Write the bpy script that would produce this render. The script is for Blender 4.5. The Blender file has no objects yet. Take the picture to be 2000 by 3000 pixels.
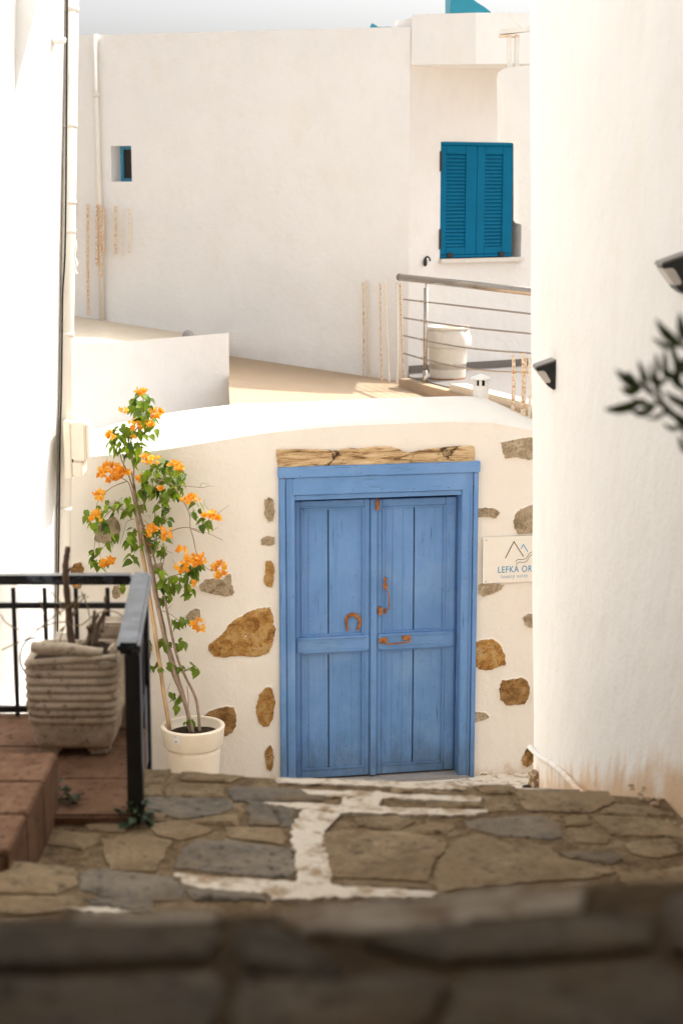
import bpy, bmesh, math, random
from mathutils import Vector, noise
R = math.radians
random.seed(7)
S = bpy.context.scene
COL = S.collection

# ------------------------------------------------------------------ camera, sky, sun, exposure
PITCH = R(10.8); FPX = 5000.0; CAM = Vector((0, 0, 3.8))
cd = bpy.data.cameras.new('camera'); cam = bpy.data.objects.new('camera', cd); COL.objects.link(cam)
cam.location = CAM; cam.rotation_euler = (R(90) - PITCH, 0, 0)
cd.sensor_fit = 'VERTICAL'; cd.sensor_height = 36; cd.lens = 60
cd.clip_start = 0.05; cd.clip_end = 2000
cd.dof.use_dof = True; cd.dof.focus_distance = 10.75; cd.dof.aperture_fstop = 3.5
S.camera = cam
SUN_A = R(33); SUN_E = R(52)          # azimuth from +X towards +Y, elevation
sun_dir = Vector((math.cos(SUN_A)*math.cos(SUN_E), math.sin(SUN_A)*math.cos(SUN_E), math.sin(SUN_E)))
W = bpy.data.worlds.new('World'); S.world = W; W.use_nodes = True
nt = W.node_tree; nt.nodes.clear()
sky = nt.nodes.new('ShaderNodeTexSky'); sky.sky_type = 'NISHITA'; sky.sun_disc = False
sky.sun_elevation = SUN_E; sky.sun_rotation = R(90) - SUN_A
sky.air_density = 1.0; sky.dust_density = 6.0; sky.ozone_density = 1.0
hs = nt.nodes.new('ShaderNodeHueSaturation'); hs.inputs['Saturation'].default_value = 0.10
bg = nt.nodes.new('ShaderNodeBackground'); bg.inputs['Strength'].default_value = 0.15
wo = nt.nodes.new('ShaderNodeOutputWorld')
nt.links.new(sky.outputs[0], hs.inputs['Color']); nt.links.new(hs.outputs[0], bg.inputs[0]); nt.links.new(bg.outputs[0], wo.inputs[0])
sd = bpy.data.lights.new('sun', 'SUN'); sd.energy = 2.6; sd.angle = R(0.53); sd.color = (1, 0.96, 0.90)
so = bpy.data.objects.new('sun', sd); COL.objects.link(so); so.location = (6, 6, 12)
so.rotation_euler = sun_dir.to_track_quat('Z', 'Y').to_euler()
S.render.engine = 'CYCLES'
S.cycles.max_bounces = 10; S.cycles.diffuse_bounces = 7; S.cycles.use_denoising = True
S.view_settings.view_transform = 'Standard'; S.view_settings.look = 'None'
S.view_settings.gamma = 1; S.view_settings.exposure = 1.10

# ------------------------------------------------------------------ photograph pixels -> points of the place
CP, SP = math.cos(PITCH), math.sin(PITCH)
def ray(px, py):
    dx = (px - 1000) / FPX; dy = (1500 - py) / FPX
    return Vector((dx, CP + dy * SP, -SP + dy * CP))
def at(px, py, Y):
    r = ray(px, py); return CAM + r * (Y / r.y)
def on_z(px, py, z):
    r = ray(px, py); return CAM + r * ((z - CAM.z) / r.z)
class Wall:
    def __init__(s, x, y, ang):
        s.O = Vector((x, y, 0)); s.u = Vector((math.cos(ang), math.sin(ang), 0)); s.n = Vector((math.sin(ang), -math.cos(ang), 0))
    def hit(s, px, py, off=0.0):
        r = ray(px, py); t = (off - (CAM - s.O).dot(s.n)) / r.dot(s.n); return CAM + r * t
    def uz(s, px, py, off=0.0):
        p = s.hit(px, py, off); return ((p - s.O).dot(s.u), p.z)
    def pt(s, u, z, off=0.0):
        return s.O + s.u * u + s.n * off + Vector((0, 0, z))
DW = Wall(0, 10.46, R(10.8))                      # wall with the blue door
_bt = math.atan2(1.7, -3.615)
BW = Wall(0.665, 17.5, math.atan2(-1.7, 3.615))   # long back wall, receding to the left
SW = Wall(0.69, 17.5, math.atan2(0.5, 0.85))      # wall with the shutters

# ------------------------------------------------------------------ materials
def lin(c):
    return tuple(((x/12.92) if x <= .04045 else ((x+.055)/1.055)**2.4) for x in [v/255 for v in c])
class N:
    def __init__(s, name):
        s.m = bpy.data.materials.new(name); s.m.use_nodes = True; s.t = s.m.node_tree
        s.b = s.t.nodes['Principled BSDF']; s.out = s.t.nodes['Material Output']
        s.pos = s.t.nodes.new('ShaderNodeNewGeometry').outputs['Position']
    def new(s, kind, **kw):
        n = s.t.nodes.new(kind)
        for k, v in kw.items(): setattr(n, k, v)
        return n
    def link(s, a, b): s.t.links.new(a, b)
    def scaled(s, sc):
        m = s.new('ShaderNodeVectorMath', operation='MULTIPLY'); s.link(s.pos, m.inputs[0]); m.inputs[1].default_value = sc; return m.outputs[0]
    def noise(s, scale, detail=6, rough=.55, vec=None, dist=0):
        n = s.new('ShaderNodeTexNoise'); n.inputs['Scale'].default_value = scale; n.inputs['Detail'].default_value = detail
        n.inputs['Roughness'].default_value = rough; n.inputs['Distortion'].default_value = dist
        s.link(vec if vec is not None else s.pos, n.inputs['Vector']); return n.outputs['Fac']
    def ramp(s, fac, stops):
        r = s.new('ShaderNodeValToRGB'); e = r.color_ramp.elements
        while len(e) > 1: e.remove(e[-1])
        e[0].position = stops[0][0]; e[0].color = (*stops[0][1], 1)
        for p, c in stops[1:]:
            k = e.new(p); k.color = (*c, 1)
        s.link(fac, r.inputs[0]); return r.outputs[0]
    def val(s, fac, a, b):   # smooth 0..1 map
        r = s.new('ShaderNodeMapRange'); r.interpolation_type = 'SMOOTHSTEP'
        r.inputs[1].default_value = a; r.inputs[2].default_value = b; s.link(fac, r.inputs[0]); return r.outputs[0]
    def math(s, op, a, b):
        m = s.new('ShaderNodeMath', operation=op)
        for i, v in enumerate((a, b)):
            if isinstance(v, (int, float)): m.inputs[i].default_value = v
            else: s.link(v, m.inputs[i])
        return m.outputs[0]
    def mix(s, fac, a, b, mode='MIX'):
        m = s.new('ShaderNodeMix', data_type='RGBA', blend_type=mode)
        for i, v in ((0, fac), (6, a), (7, b)):
            if isinstance(v, (int, float)): m.inputs[i].default_value = v
            elif isinstance(v, tuple): m.inputs[i].default_value = (*v, 1)
            else: s.link(v, m.inputs[i])
        return m.outputs[2]
    def z(s):
        x = s.new('ShaderNodeSeparateXYZ'); s.link(s.pos, x.inputs[0]); return x.outputs
    def color(s, c):
        if isinstance(c, tuple): s.b.inputs['Base Color'].default_value = (*c, 1)
        else: s.link(c, s.b.inputs['Base Color'])
    def bump(s, h, strength=.3, dist=.01):
        b = s.new('ShaderNodeBump'); b.inputs['Strength'].default_value = strength; b.inputs['Distance'].default_value = dist
        s.link(h, b.inputs['Height']); s.link(b.outputs[0], s.b.inputs['Normal'])
    def fin(s, rough=.8, metal=0, spec=.5):
        s.b.inputs['Roughness'].default_value = rough; s.b.inputs['Metallic'].default_value = metal
        s.b.inputs['Specular IOR Level'].default_value = spec; return s.m
def plaster(name, col, tint=(.70,.52,.36), stain=.25, base=None, bump=.35, base_amt=1.0, slope=0):
    """limewash; base = (z of the foot, height of the dirty zone)"""
    n = N(name)
    a = n.noise(1.3, 5, .6); b = n.noise(9, 6, .6); c = n.noise(70, 3, .5)
    k = n.mix(n.val(a, .35, .75), col, tuple(x*.955 for x in col))
    k = n.mix(n.math('MULTIPLY', n.val(n.noise(5.5, 8, .72, n.scaled((1, 1, .6))), .47, .66), .55), k, tuple(x*y for x, y in zip(col, (.945, .935, .915))))
    st = n.math('MULTIPLY', n.val(n.noise(2.2, 8, .65, n.scaled((1, 1, .55))), .56, .80), stain)
    k = n.mix(st, k, tuple(x*y for x, y in zip(col, (.96, .90, .82))))
    if base:
        zz = n.z()[2]
        if slope: zz = n.math('ADD', zz, n.math('MULTIPLY', n.math('SUBTRACT', n.z()[1], 5.0), slope))
        g = n.new('ShaderNodeMapRange'); g.inputs[1].default_value = base[0]; g.inputs[2].default_value = base[0] + base[1]
        g.inputs[3].default_value = 1; g.inputs[4].default_value = 0; n.link(zz, g.inputs[0])
        h = n.math('ADD', g.outputs[0], n.math('MULTIPLY', n.math('SUBTRACT', n.noise(7, 8, .68, n.scaled((1, 1, .45))), .5), 1.5))
        k = n.mix(n.math('MULTIPLY', n.val(h, .45, .95), .85*base_amt), k, tint)
    n.color(k)
    h = n.math('ADD', n.math('ADD', n.math('MULTIPLY', b, .8), n.math('MULTIPLY', c, .2)), n.math('MULTIPLY', n.noise(2.6, 4, .5), 1.6))
    n.bump(h, bump, .016); return n.fin(.9, spec=.2)
def rock(name, cols, scale=9, bump=.8, dist=.012):
    n = N(name)
    oi = n.new('ShaderNodeObjectInfo').outputs['Random']
    f = n.noise(scale, 9, .68, dist=.6); g = n.noise(scale*7, 6, .7); h = n.noise(scale*2.3, 4, .6)
    k = n.ramp(f, [(.36, cols[0]), (.46, cols[1]), (.54, cols[2]), (.65, cols[3])])
    k = n.mix(n.val(g, .54, .66), k, tuple(x*.30 for x in cols[1]))
    k = n.mix(n.math('MULTIPLY', n.val(g, .46, .28), .5), k, tuple(min(1, x*1.5) for x in cols[3]))
    k = n.mix(n.math('MULTIPLY', oi, .35), k, tuple(x*.7 for x in cols[1]))
    n.color(k)
    n.bump(n.math('ADD', n.math('MULTIPLY', h, .8), n.math('MULTIPLY', g, .5)), bump, dist); return n.fin(.92, spec=.2)
def limed_rim(m, col):
    t = m.node_tree; b = t.nodes['Principled BSDF']; src = b.inputs['Base Color'].links[0].from_socket
    at_ = t.nodes.new('ShaderNodeAttribute'); at_.attribute_name = 'rim'
    g = t.nodes.new('ShaderNodeNewGeometry'); n = t.nodes.new('ShaderNodeTexNoise'); n.inputs['Scale'].default_value = 38; n.inputs['Detail'].default_value = 7; n.inputs['Roughness'].default_value = .7
    t.links.new(g.outputs['Position'], n.inputs['Vector'])
    a = t.nodes.new('ShaderNodeMath'); a.operation = 'ADD'; t.links.new(at_.outputs['Fac'], a.inputs[0]); t.links.new(n.outputs['Fac'], a.inputs[1])
    r = t.nodes.new('ShaderNodeMapRange'); r.interpolation_type = 'SMOOTHSTEP'; r.inputs[1].default_value = 1.10; r.inputs[2].default_value = 1.42; t.links.new(a.outputs[0], r.inputs[0])
    x = t.nodes.new('ShaderNodeMix'); x.data_type = 'RGBA'; x.inputs[7].default_value = (*col, 1)
    t.links.new(r.outputs[0], x.inputs[0]); t.links.new(src, x.inputs[6]); t.links.new(x.outputs[2], b.inputs['Base Color'])
def dusted(m, amt, col):
    t = m.node_tree; b = t.nodes['Principled BSDF']; src = b.inputs['Base Color'].links[0].from_socket
    g = t.nodes.new('ShaderNodeNewGeometry'); n = t.nodes.new('ShaderNodeTexNoise'); n.inputs['Scale'].default_value = 4.2; n.inputs['Detail'].default_value = 9; n.inputs['Roughness'].default_value = .68
    t.links.new(g.outputs['Position'], n.inputs['Vector'])
    r = t.nodes.new('ShaderNodeMapRange'); r.interpolation_type = 'SMOOTHSTEP'; r.inputs[1].default_value = .46; r.inputs[2].default_value = .62; r.inputs[4].default_value = amt; t.links.new(n.outputs['Fac'], r.inputs[0])
    x = t.nodes.new('ShaderNodeMix'); x.data_type = 'RGBA'; x.inputs[7].default_value = (*col, 1)
    t.links.new(r.outputs[0], x.inputs[0]); t.links.new(src, x.inputs[6]); t.links.new(x.outputs[2], b.inputs['Base Color']); return m
def plain(name, col, rough=.5, metal=0, var=.12, bump=0, scale=20, spec=.5):
    n = N(name)
    a = n.noise(scale, 5, .6)
    n.color(n.mix(n.val(a, .3, .75), col, tuple(x*(1-var) for x in col)))
    if bump: n.bump(n.noise(scale*4, 4), bump, .004)
    return n.fin(rough, metal, spec)

M = {}
WHITE = (.80, .765, .71)
M['wall_door'] = plaster('limewash_warm', (.78, .722, .645), base=(-.05, .30), tint=(.50, .34, .20), stain=.35, bump=.5)
M['wall_right'] = plaster('limewash_right', (.80, .782, .755), base=(1.93, .30), slope=.36, tint=(.60, .40, .23), stain=.55, bump=.7)
M['wall_plain'] = plaster('limewash_plain', (.80, .782, .755), stain=.25, bump=.6)
M['wall_left'] = plaster('limewash_left', (.80, .79, .765), stain=.12, bump=.6)
M['wall_back'] = plaster('limewash_back', (.82, .808, .79), base=(1.72, .42), tint=(.72, .56, .42), stain=.6, bump=.6, base_amt=.6)
M['wall_shutter'] = plaster('limewash_grey', (.76, .735, .71), stain=.2, bump=.6)
M['coping'] = plaster('limewash_coping', (.74, .70, .64), stain=.2, bump=.6)
M['ledge'] = plaster('limewash_ledge', (.80, .78, .74), stain=.4, bump=.6)
M['roofdirt'] = plaster('dusty_roof_lime', (.66, .56, .43), stain=.9, bump=.8)
M['tan'] = plaster('tan_screed', (.44, .325, .22), stain=1.0, bump=.8)
M['greyfloor'] = plain('grey_terrace_tile', (.20, .18, .165), .7)
M['skirting'] = plain('dark_stone_skirting', (.16, .14, .12), .6)
# blue painted wood: grain and cracks run along Z (or along the board for the rails)
def bluewood(name, along):
    n = N(name)
    sc = (38, 38, 1.3) if along == 'z' else (1.6, 1.6, 40)
    g = n.noise(1, 7, .65, n.scaled(sc)); fine = n.noise(2.6, 4, .6, n.scaled(sc)); p = n.noise(3.1, 5, .6)
    k = n.mix(n.val(p, .35, .7), (.140, .280, .545), (.108, .235, .470))
    k = n.mix(n.math('MULTIPLY', n.val(n.noise(5.3, 6, .7), .60, .78), .45), k, (.085, .34, .54))
    k = n.mix(n.math('MULTIPLY', n.val(g, .55, .72), .40), k, (.07, .155, .31))
    crack = n.math('MULTIPLY', n.math('MULTIPLY', n.val(fine, .62, .70), .8), n.val(n.noise(4.0, 3), .40, .62))
    k = n.mix(crack, k, (.012, .03, .06))
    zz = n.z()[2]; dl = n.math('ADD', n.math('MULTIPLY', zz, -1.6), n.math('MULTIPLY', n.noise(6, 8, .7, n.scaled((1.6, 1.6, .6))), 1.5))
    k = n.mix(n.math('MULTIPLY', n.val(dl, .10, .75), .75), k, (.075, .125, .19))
    k = n.mix(n.math('MULTIPLY', n.val(n.noise(1.9, 6, .65), .50, .66), .35), k, (.22, .35, .55))
    chip = n.val(n.noise(95, 2, .5), .70, .74); k = n.mix(chip, k, (.10, .05, .03))
    n.color(k)
    h = n.math('SUBTRACT', n.math('MULTIPLY', g, -.8), n.math('MULTIPLY', crack, .8))
    n.bump(n.math('ADD', h, n.math('MULTIPLY', p, .3)), .45, .004); return n.fin(.62, spec=.35)
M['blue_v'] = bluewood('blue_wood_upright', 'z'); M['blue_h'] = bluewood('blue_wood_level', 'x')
M['dark'] = plain('dark_gap', (.012, .014, .018), .9, spec=.1)
def oldbeam():
    n = N('weathered_beam')
    w = n.noise(1, 9, .72, n.scaled((3.2, 3.2, 26)), dist=1.8); s = n.noise(60, 5, .7); d = n.noise(5.5, 6, .7, dist=1.0)
    k = n.ramp(w, [(.34, (.10, .05, .025)), (.43, (.36, .22, .10)), (.52, (.60, .42, .23)), (.66, (.70, .53, .33))])
    k = n.mix(n.val(d, .555, .64), k, (.06, .035, .02))
    k = n.mix(n.math('MULTIPLY', n.val(s, .60, .72), .8), k, (.06, .035, .02))
    n.color(k); n.bump(n.math('ADD', w, n.math('MULTIPLY', s, .3)), .9, .015); return n.fin(.85, spec=.2)
M['beam'] = oldbeam()
def rusty(name, a, b, lo, hi, scale=40, rough=.8):
    n = N(name); f = n.noise(scale, 6, .7); n.color(n.mix(n.val(f, lo, hi), a, b)); n.bump(f, .5, .003); return n.fin(rough, spec=.2)
M['rust'] = rusty('rusted_iron', (.42, .165, .05), (.19, .075, .03), .43, .60)
M['rebar'] = rusty('limed_rebar', (.76, .69, .58), (.55, .30, .12), .50, .70, 85)
M['rebar_rust'] = rusty('rusted_rebar', (.74, .64, .50), (.52, .22, .06), .47, .60, 60)
M['st_ochre'] = rock('ochre_stone', [(.20, .085, .02), (.36, .18, .05), (.45, .26, .085), (.50, .34, .16)], 12)
M['st_brown'] = rock('brown_stone', [(.12, .06, .02), (.24, .125, .04), (.36, .20, .075), (.42, .28, .15)], 11)
M['st_grey'] = rock('grey_stone', [(.19, .14, .08), (.34, .26, .165), (.44, .345, .23), (.52, .43, .32)], 12)
for k_ in ('st_ochre', 'st_brown', 'st_grey'): limed_rim(M[k_], (.80, .745, .665))
M['pv_grey'] = rock('slate_paving', [(.105, .09, .072), (.155, .132, .104), (.195, .163, .125), (.25, .205, .15)], 5, .8, .010)
M['pv_tan'] = rock('tan_paving', [(.15, .103, .058), (.215, .152, .088), (.26, .19, .112), (.32, .24, .15)], 5, .8, .010)
M['mortar'] = rock('sandy_mortar', [(.115, .072, .036), (.17, .112, .058), (.215, .148, .08), (.30, .22, .135)], 14, 1.0, .014)
dusted(M['pv_grey'], .75, (.19, .135, .08)); dusted(M['pv_tan'], .75, (.215, .148, .082))
M['pv_light'] = rock('limed_paving', [(.36, .31, .25), (.46, .40, .33), (.54, .48, .40), (.60, .54, .46)], 5, .6, .008)
def limeband():
    n = N('worn_lime_paint'); f = n.noise(14, 7, .7)
    n.color(n.mix(n.val(f, .47, .64), (.64, .57, .475), (.34, .245, .155))); n.bump(n.noise(30, 6, .6), .7, .01); return n.fin(.9, spec=.2)
M['lime'] = limeband()
M['terra'] = rock('terracotta_tile', [(.125, .064, .036), (.17, .09, .052), (.20, .11, .065), (.24, .138, .085)], 5, .25, .004)
M['terra_joint'] = plain('tile_joint', (.11, .065, .04), .9)
M['iron'] = plain('black_iron', (.012, .012, .014), .38, var=.2, bump=.1)
def handrail():
    n = N('worn_black_handrail'); f = n.noise(11, 6, .7); n.color(n.mix(n.val(f, .47, .60), (.009, .010, .012), (.075, .09, .115))); return n.fin(.22)
M['handrail'] = handrail()
M['planter'] = rock('concrete_planter', [(.44, .35, .25), (.52, .42, .31), (.57, .47, .36), (.62, .52, .41)], 7, .5, .008)
M['soil'] = rock('dry_soil', [(.02, .013, .008), (.04, .025, .015), (.06, .04, .025), (.09, .06, .035)], 40, 1, .02)
M['drywood'] = plain('dead_stem', (.16, .10, .065), .85, var=.5, bump=.5, scale=30)
M['twig'] = plain('dry_twig', (.30, .20, .11), .8, var=.4)
M['pot'] = plain('cream_plastic_pot', (.78, .68, .54), .45, var=.06)
M['sticker'] = plain('paper_sticker', (.75, .72, .68), .7, var=.05)
M['ink_blue'] = plain('blue_print', (.035, .26, .47), .6, var=.02)
M['ink_dark'] = plain('dark_print', (.055, .035, .025), .6, var=.02)
M['ink_cyan'] = plain('bright_blue_print', (.01, .28, .55), .6, var=.02)
M['sign'] = plain('sign_panel', (.76, .71, .63), .45, var=.02)
M['black'] = plain('black_metal', (.012, .012, .012), .45)
M['lens'] = plain('frosted_lens', (.62, .56, .50), .35, var=.05)
M['pvc'] = plain('cream_pvc_pipe', (.77, .715, .63), .5, var=.06, scale=3)
M['meter'] = plain('cream_meter_box', (.74, .66, .54), .45, var=.05)
M['teal'] = plain('teal_shutter_paint', (.0003, .125, .245), .75, var=.10, scale=6, spec=.12)
M['teal_roof'] = plain('teal_roof_paint', (.003, .19, .26), .5, var=.1)
M['steel'] = plain('brushed_steel', (.50, .44, .38), .24, 1.0, var=.15)
M['bin'] = plain('cream_bin', (.66, .60, .51), .5, var=.1)
M['marble'] = plain('marble_sill', (.66, .61, .56), .4, var=.1)
M['whitemetal'] = plain('white_painted_steel', (.78, .75, .70), .5, var=.05)
M['bamboo'] = plain('bamboo_cane', (.52, .33, .165), .55, var=.35, scale=9)
M['bark'] = plain('woody_stem', (.33, .235, .165), .8, var=.4, bump=.6, scale=25)
M['brass'] = rusty('limed_brass', (.30, .20, .10), (.62, .55, .45), .45, .6, 50, .5)
M['redplastic'] = plain('red_lever', (.50, .03, .02), .4)
M['dirt'] = plain('dry_earth', (.30, .22, .14), .95, var=.3, scale=1)
M['tealframe'] = plain('light_blue_frame', (.06, .29, .46), .5)
M['greyconc'] = plain('grey_concrete', (.30, .27, .25), .9)
def glass():
    n = N('dark_window_glass'); n.color((.03, .022, .018)); return n.fin(.08)
M['glass'] = glass()
def leafmat(name, col, col2, trans, ro=.45, bcol=None):
    n = N(name); oi = n.new('ShaderNodeObjectInfo').outputs['Random']
    k = n.mix(oi, col, col2); n.color(k); n.b.inputs['Roughness'].default_value = ro; n.b.inputs['Specular IOR Level'].default_value = .4
    tr = n.new('ShaderNodeBsdfTranslucent'); 
    n.link(n.mix(1.0, k, bcol or (1.0, 1.0, .55), 'MULTIPLY'), tr.inputs[0])
    mx = n.new('ShaderNodeMixShader'); mx.inputs[0].default_value = trans
    n.link(n.b.outputs[0], mx.inputs[1]); n.link(tr.outputs[0], mx.inputs[2]); n.link(mx.outputs[0], n.out.inputs[0]); return n.m
M['leaf'] = leafmat('bougainvillea_leaf', (.04, .09, .008), (.27, .38, .025), .48)
M['bract'] = leafmat('orange_bract', (.84, .35, .022), (.92, .56, .08), .45, .6, (1, .95, .8))
M['oleander'] = leafmat('oleander_leaf', (.028, .042, .010), (.055, .072, .016), .2)
M['weed'] = leafmat('weed_leaf', (.018, .034, .010), (.032, .055, .014), .2)
def film():
    n = N('thin_plastic_bag'); n.color((.80, .77, .72)); n.b.inputs['Roughness'].default_value = .3
    tr = n.new('ShaderNodeBsdfTransparent'); mx = n.new('ShaderNodeMixShader'); mx.inputs[0].default_value = .55
    n.link(n.b.outputs[0], mx.inputs[2]); n.link(tr.outputs[0], mx.inputs[1]); n.link(mx.outputs[0], n.out.inputs[0]); return n.m
M['film'] = film()

# ------------------------------------------------------------------ builders (world coordinates in, one object out)
def wloc(o):
    v = Vector((0, 0, 0))
    while o is not None: v += o.location; o = o.parent
    return v
def tag(o, label, cat, group=None):
    o['label'] = label; o['category'] = cat
    if group: o['group'] = group
    return o
def thing(name, loc, label, cat, group=None):
    o = bpy.data.objects.new(name, None); COL.objects.link(o); o.location = Vector(loc); o.empty_display_size = .1
    return tag(o, label, cat, group)
def struct(o): o['kind'] = 'structure'; return o
def obj(name, vf, mat, parent=None, smooth=False):
    V, F = vf; V = [Vector(v) for v in V]
    if parent is not None: org = wloc(parent)
    else:
        lo = Vector([min(v[i] for v in V) for i in range(3)]); hi = Vector([max(v[i] for v in V) for i in range(3)])
        org = Vector(((lo.x+hi.x)/2, (lo.y+hi.y)/2, lo.z))
    me = bpy.data.meshes.new(name); me.from_pydata([v - org for v in V], [], F)
    bm = bmesh.new(); bm.from_mesh(me); bmesh.ops.recalc_face_normals(bm, faces=bm.faces); bm.to_mesh(me); bm.free()
    me.materials.append(M[mat] if isinstance(mat, str) else mat)
    if smooth:
        for p in me.polygons: p.use_smooth = True
    o = bpy.data.objects.new(name, me); COL.objects.link(o)
    if parent is not None: o.parent = parent
    else: o.location = org
    return o
def join(*vfs):
    V, F = [], []
    for v, f in vfs:
        k = len(V); V += list(v); F += [tuple(i + k for i in q) for q in f]
    return V, F
def prism(a, b):
    """two outlines of equal length -> closed solid"""
    n = len(a); V = list(a) + list(b)
    F = [tuple(range(n)), tuple(reversed(range(n, 2*n)))]
    F += [(i, (i+1) % n, n + (i+1) % n, n + i) for i in range(n)]
    return V, F
def box(x0, x1, y0, y1, z0, z1, bev=0.0):
    return obox(Vector((x0, y0, z0)), Vector((x1-x0, 0, 0)), Vector((0, y1-y0, 0)), Vector((0, 0, z1-z0)), bev)
def obox(o, a, b, c, bev=0.0):
    o, a, b, c = Vector(o), Vector(a), Vector(b), Vector(c)
    bm = bmesh.new()
    vs = [bm.verts.new(o + a*i + b*j + c*k) for k in (0, 1) for j in (0, 1) for i in (0, 1)]
    for q in ((0, 2, 3, 1), (4, 5, 7, 6), (0, 1, 5, 4), (2, 6, 7, 3), (0, 4, 6, 2), (1, 3, 7, 5)): bm.faces.new([vs[i] for i in q])
    if bev: bmesh.ops.bevel(bm, geom=list(bm.edges), offset=bev, segments=2, affect='EDGES')
    bm.verts.index_update(); V = [v.co.copy() for v in bm.verts]; F = [tuple(v.index for v in f.verts) for f in bm.faces]; bm.free()
    return V, F
def wbox(w, u0, u1, z0, z1, o0, o1, bev=0.0):     # box in a wall's own frame
    return obox(w.pt(u0, z0, o0), w.u*(u1-u0), w.n*(o1-o0), Vector((0, 0, z1-z0)), bev)
def tube(pts, rad, seg=8, cap=True, rib=None):
    pts = [Vector(p) for p in pts]; n = len(pts)
    rad = rad if isinstance(rad, (list, tuple)) else [rad]*n
    V, F = [], []; prev = None
    for i, p in enumerate(pts):
        d = (pts[min(i+1, n-1)] - pts[max(i-1, 0)]).normalized()
        if prev is None:
            s = d.cross(Vector((0, 0, 1)));  s = s if s.length > .05 else d.cross(Vector((1, 0, 0)))
        else: s = prev - d * prev.dot(d)
        s.normalize(); prev = s; t = d.cross(s)
        for k in range(seg):
            a = 2*math.pi*k/seg; V.append(p + (s*math.cos(a) + t*math.sin(a))*rad[i])
    for i in range(n-1):
        for k in range(seg):
            F.append((i*seg+k, i*seg+(k+1) % seg, (i+1)*seg+(k+1) % seg, (i+1)*seg+k))
    if cap: F += [tuple(reversed(range(seg))), tuple(range((n-1)*seg, n*seg))]
    return V, F
def lathe(c, prof, seg=32, mod=None):
    c = Vector(c); V, F = [], []
    for j, (r, z) in enumerate(prof):
        for k in range(seg):
            a = 2*math.pi*k/seg; rr = r if mod is None else mod(r, z, a)
            V.append(c + Vector((rr*math.cos(a), rr*math.sin(a), z)))
    for j in range(len(prof)-1):
        for k in range(seg):
            F.append((j*seg+k, j*seg+(k+1) % seg, (j+1)*seg+(k+1) % seg, (j+1)*seg+k))
    F += [tuple(reversed(range(seg))), tuple(range((len(prof)-1)*seg, len(prof)*seg))]
    return V, F
def curve(pts, n=6):
    """Catmull-Rom through points"""
    pts = [Vector(p) for p in pts]; out = []
    P = [pts[0]*2-pts[1]] + pts + [pts[-1]*2-pts[-2]]
    for i in range(1, len(P)-2):
        for k in range(n):
            t = k/n; a, b, c, d = P[i-1], P[i], P[i+1], P[i+2]
            out.append(.5*((2*b) + (c-a)*t + (2*a-5*b+4*c-d)*t*t + (3*b-a-3*c+d)*t**3))
    out.append(pts[-1]); return out
def rough_outline(p2, step, amp, seed):
    """p2: list of 2-D Vectors; subdivide and jitter"""
    rnd = random.Random(seed); out = []
    n = len(p2)
    for i in range(n):
        a, b = p2[i], p2[(i+1) % n]; L = (b-a).length; k = max(1, int(L/step))
        nr = Vector((-(b-a).y, (b-a).x)).normalized() if L > 0 else Vector((0, 0))
        for j in range(k):
            out.append(a + (b-a)*(j/k) + nr*rnd.uniform(-amp, amp))
    return out
def slab(p2, to3, h, seed, edge=.008, depth=.02, step=.03, amp=.003, lump=.003, rings=(.7, .4)):
    """irregular flat stone: rough outline, rounded rim, uneven top. to3(p2, height) -> world"""
    o = rough_outline(p2, step, amp, seed); n = len(o)
    c = sum(o, Vector((0, 0)))/n
    rbar = sum((q-c).length for q in o)/n; V, F = [], []
    rs = [(1.0, -depth), (1.0, h*.45), (1-edge*.35/rbar, h*.8), (1-edge/rbar, h)] + [(k, None) for k in rings]
    for s, hh in rs:
        for q in o:
            p = c + (q-c)*s
            z = hh if hh is not None else h + lump*(.4 + .6*noise.noise(Vector((p.x*14, p.y*14, seed))))
            V.append(to3(p, z))
    V.append(to3(c, h + lump*noise.noise(Vector((c.x*14, c.y*14, seed)))))
    for j in range(len(rs)-1):
        for i in range(n): F.append((j*n+i, j*n+(i+1) % n, (j+1)*n+(i+1) % n, (j+1)*n+i))
    b = (len(rs)-1)*n
    F += [(b+i, b+(i+1) % n, len(V)-1) for i in range(n)]
    return V, F

# ================================================================== THE SETTING
struct(obj('ground', ([(-300, -300, -.45), (300, -300, -.45), (300, 600, -.45), (-300, 600, -.45)], [(0, 1, 2, 3)]), 'dirt'))

# ---- stepped lane: treads (near edge Y, far edge Y, height)
LZ = 2.015
treads = [(-6, -.62, 3.42), (-.62, 1.54, 3.14), (1.54, 2.15, 2.83), (2.15, 2.76, 2.54), (2.76, 3.42, 2.26), (3.42, 5.0, LZ),
          (5.0, 5.9, 1.64), (5.9, 6.8, 1.32), (6.8, 7.7, .99), (7.7, 8.6, .66), (8.6, 9.4, .33), (9.4, 10.75, .02)]
def paving(parent, x0, x1, y0, y1, z, seed, cw=.34, cd_=.24, skip=None):
    rnd = random.Random(seed); nx = max(1, int((x1-x0)/cw)); ny = max(1, int(round((y1-y0)/cd_)))
    g = {}
    for i in range(nx+1):
        for j in range(ny+1):
            x = x0 + (x1-x0)*i/nx + (rnd.uniform(-.3, .3)*cw if 0 < i < nx else 0); y = y0 + (y1-y0)*j/ny + (rnd.uniform(-.28, .28)*cd_ if 0 < j < ny else 0)
            g[i, j] = Vector((x, y))
    for i in range(nx):
        for j in range(ny):
            q = [g[i, j], g[i+1, j], g[i+1, j+1], g[i, j+1]]; c = sum(q, Vector((0, 0)))/4
            q = [c + (p-c)*(1 - .022/max(.05, (p-c).length)) for p in q]
            if skip and skip(c): continue
            obj('paving_stone', slab(q, lambda p, h: (p.x, p.y, z+h), .014, rnd.random()*99, step=.05, amp=.006), 'pv_light' if z < 1.4 else rnd.choice(['pv_grey', 'pv_tan', 'pv_grey']), parent)
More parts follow.
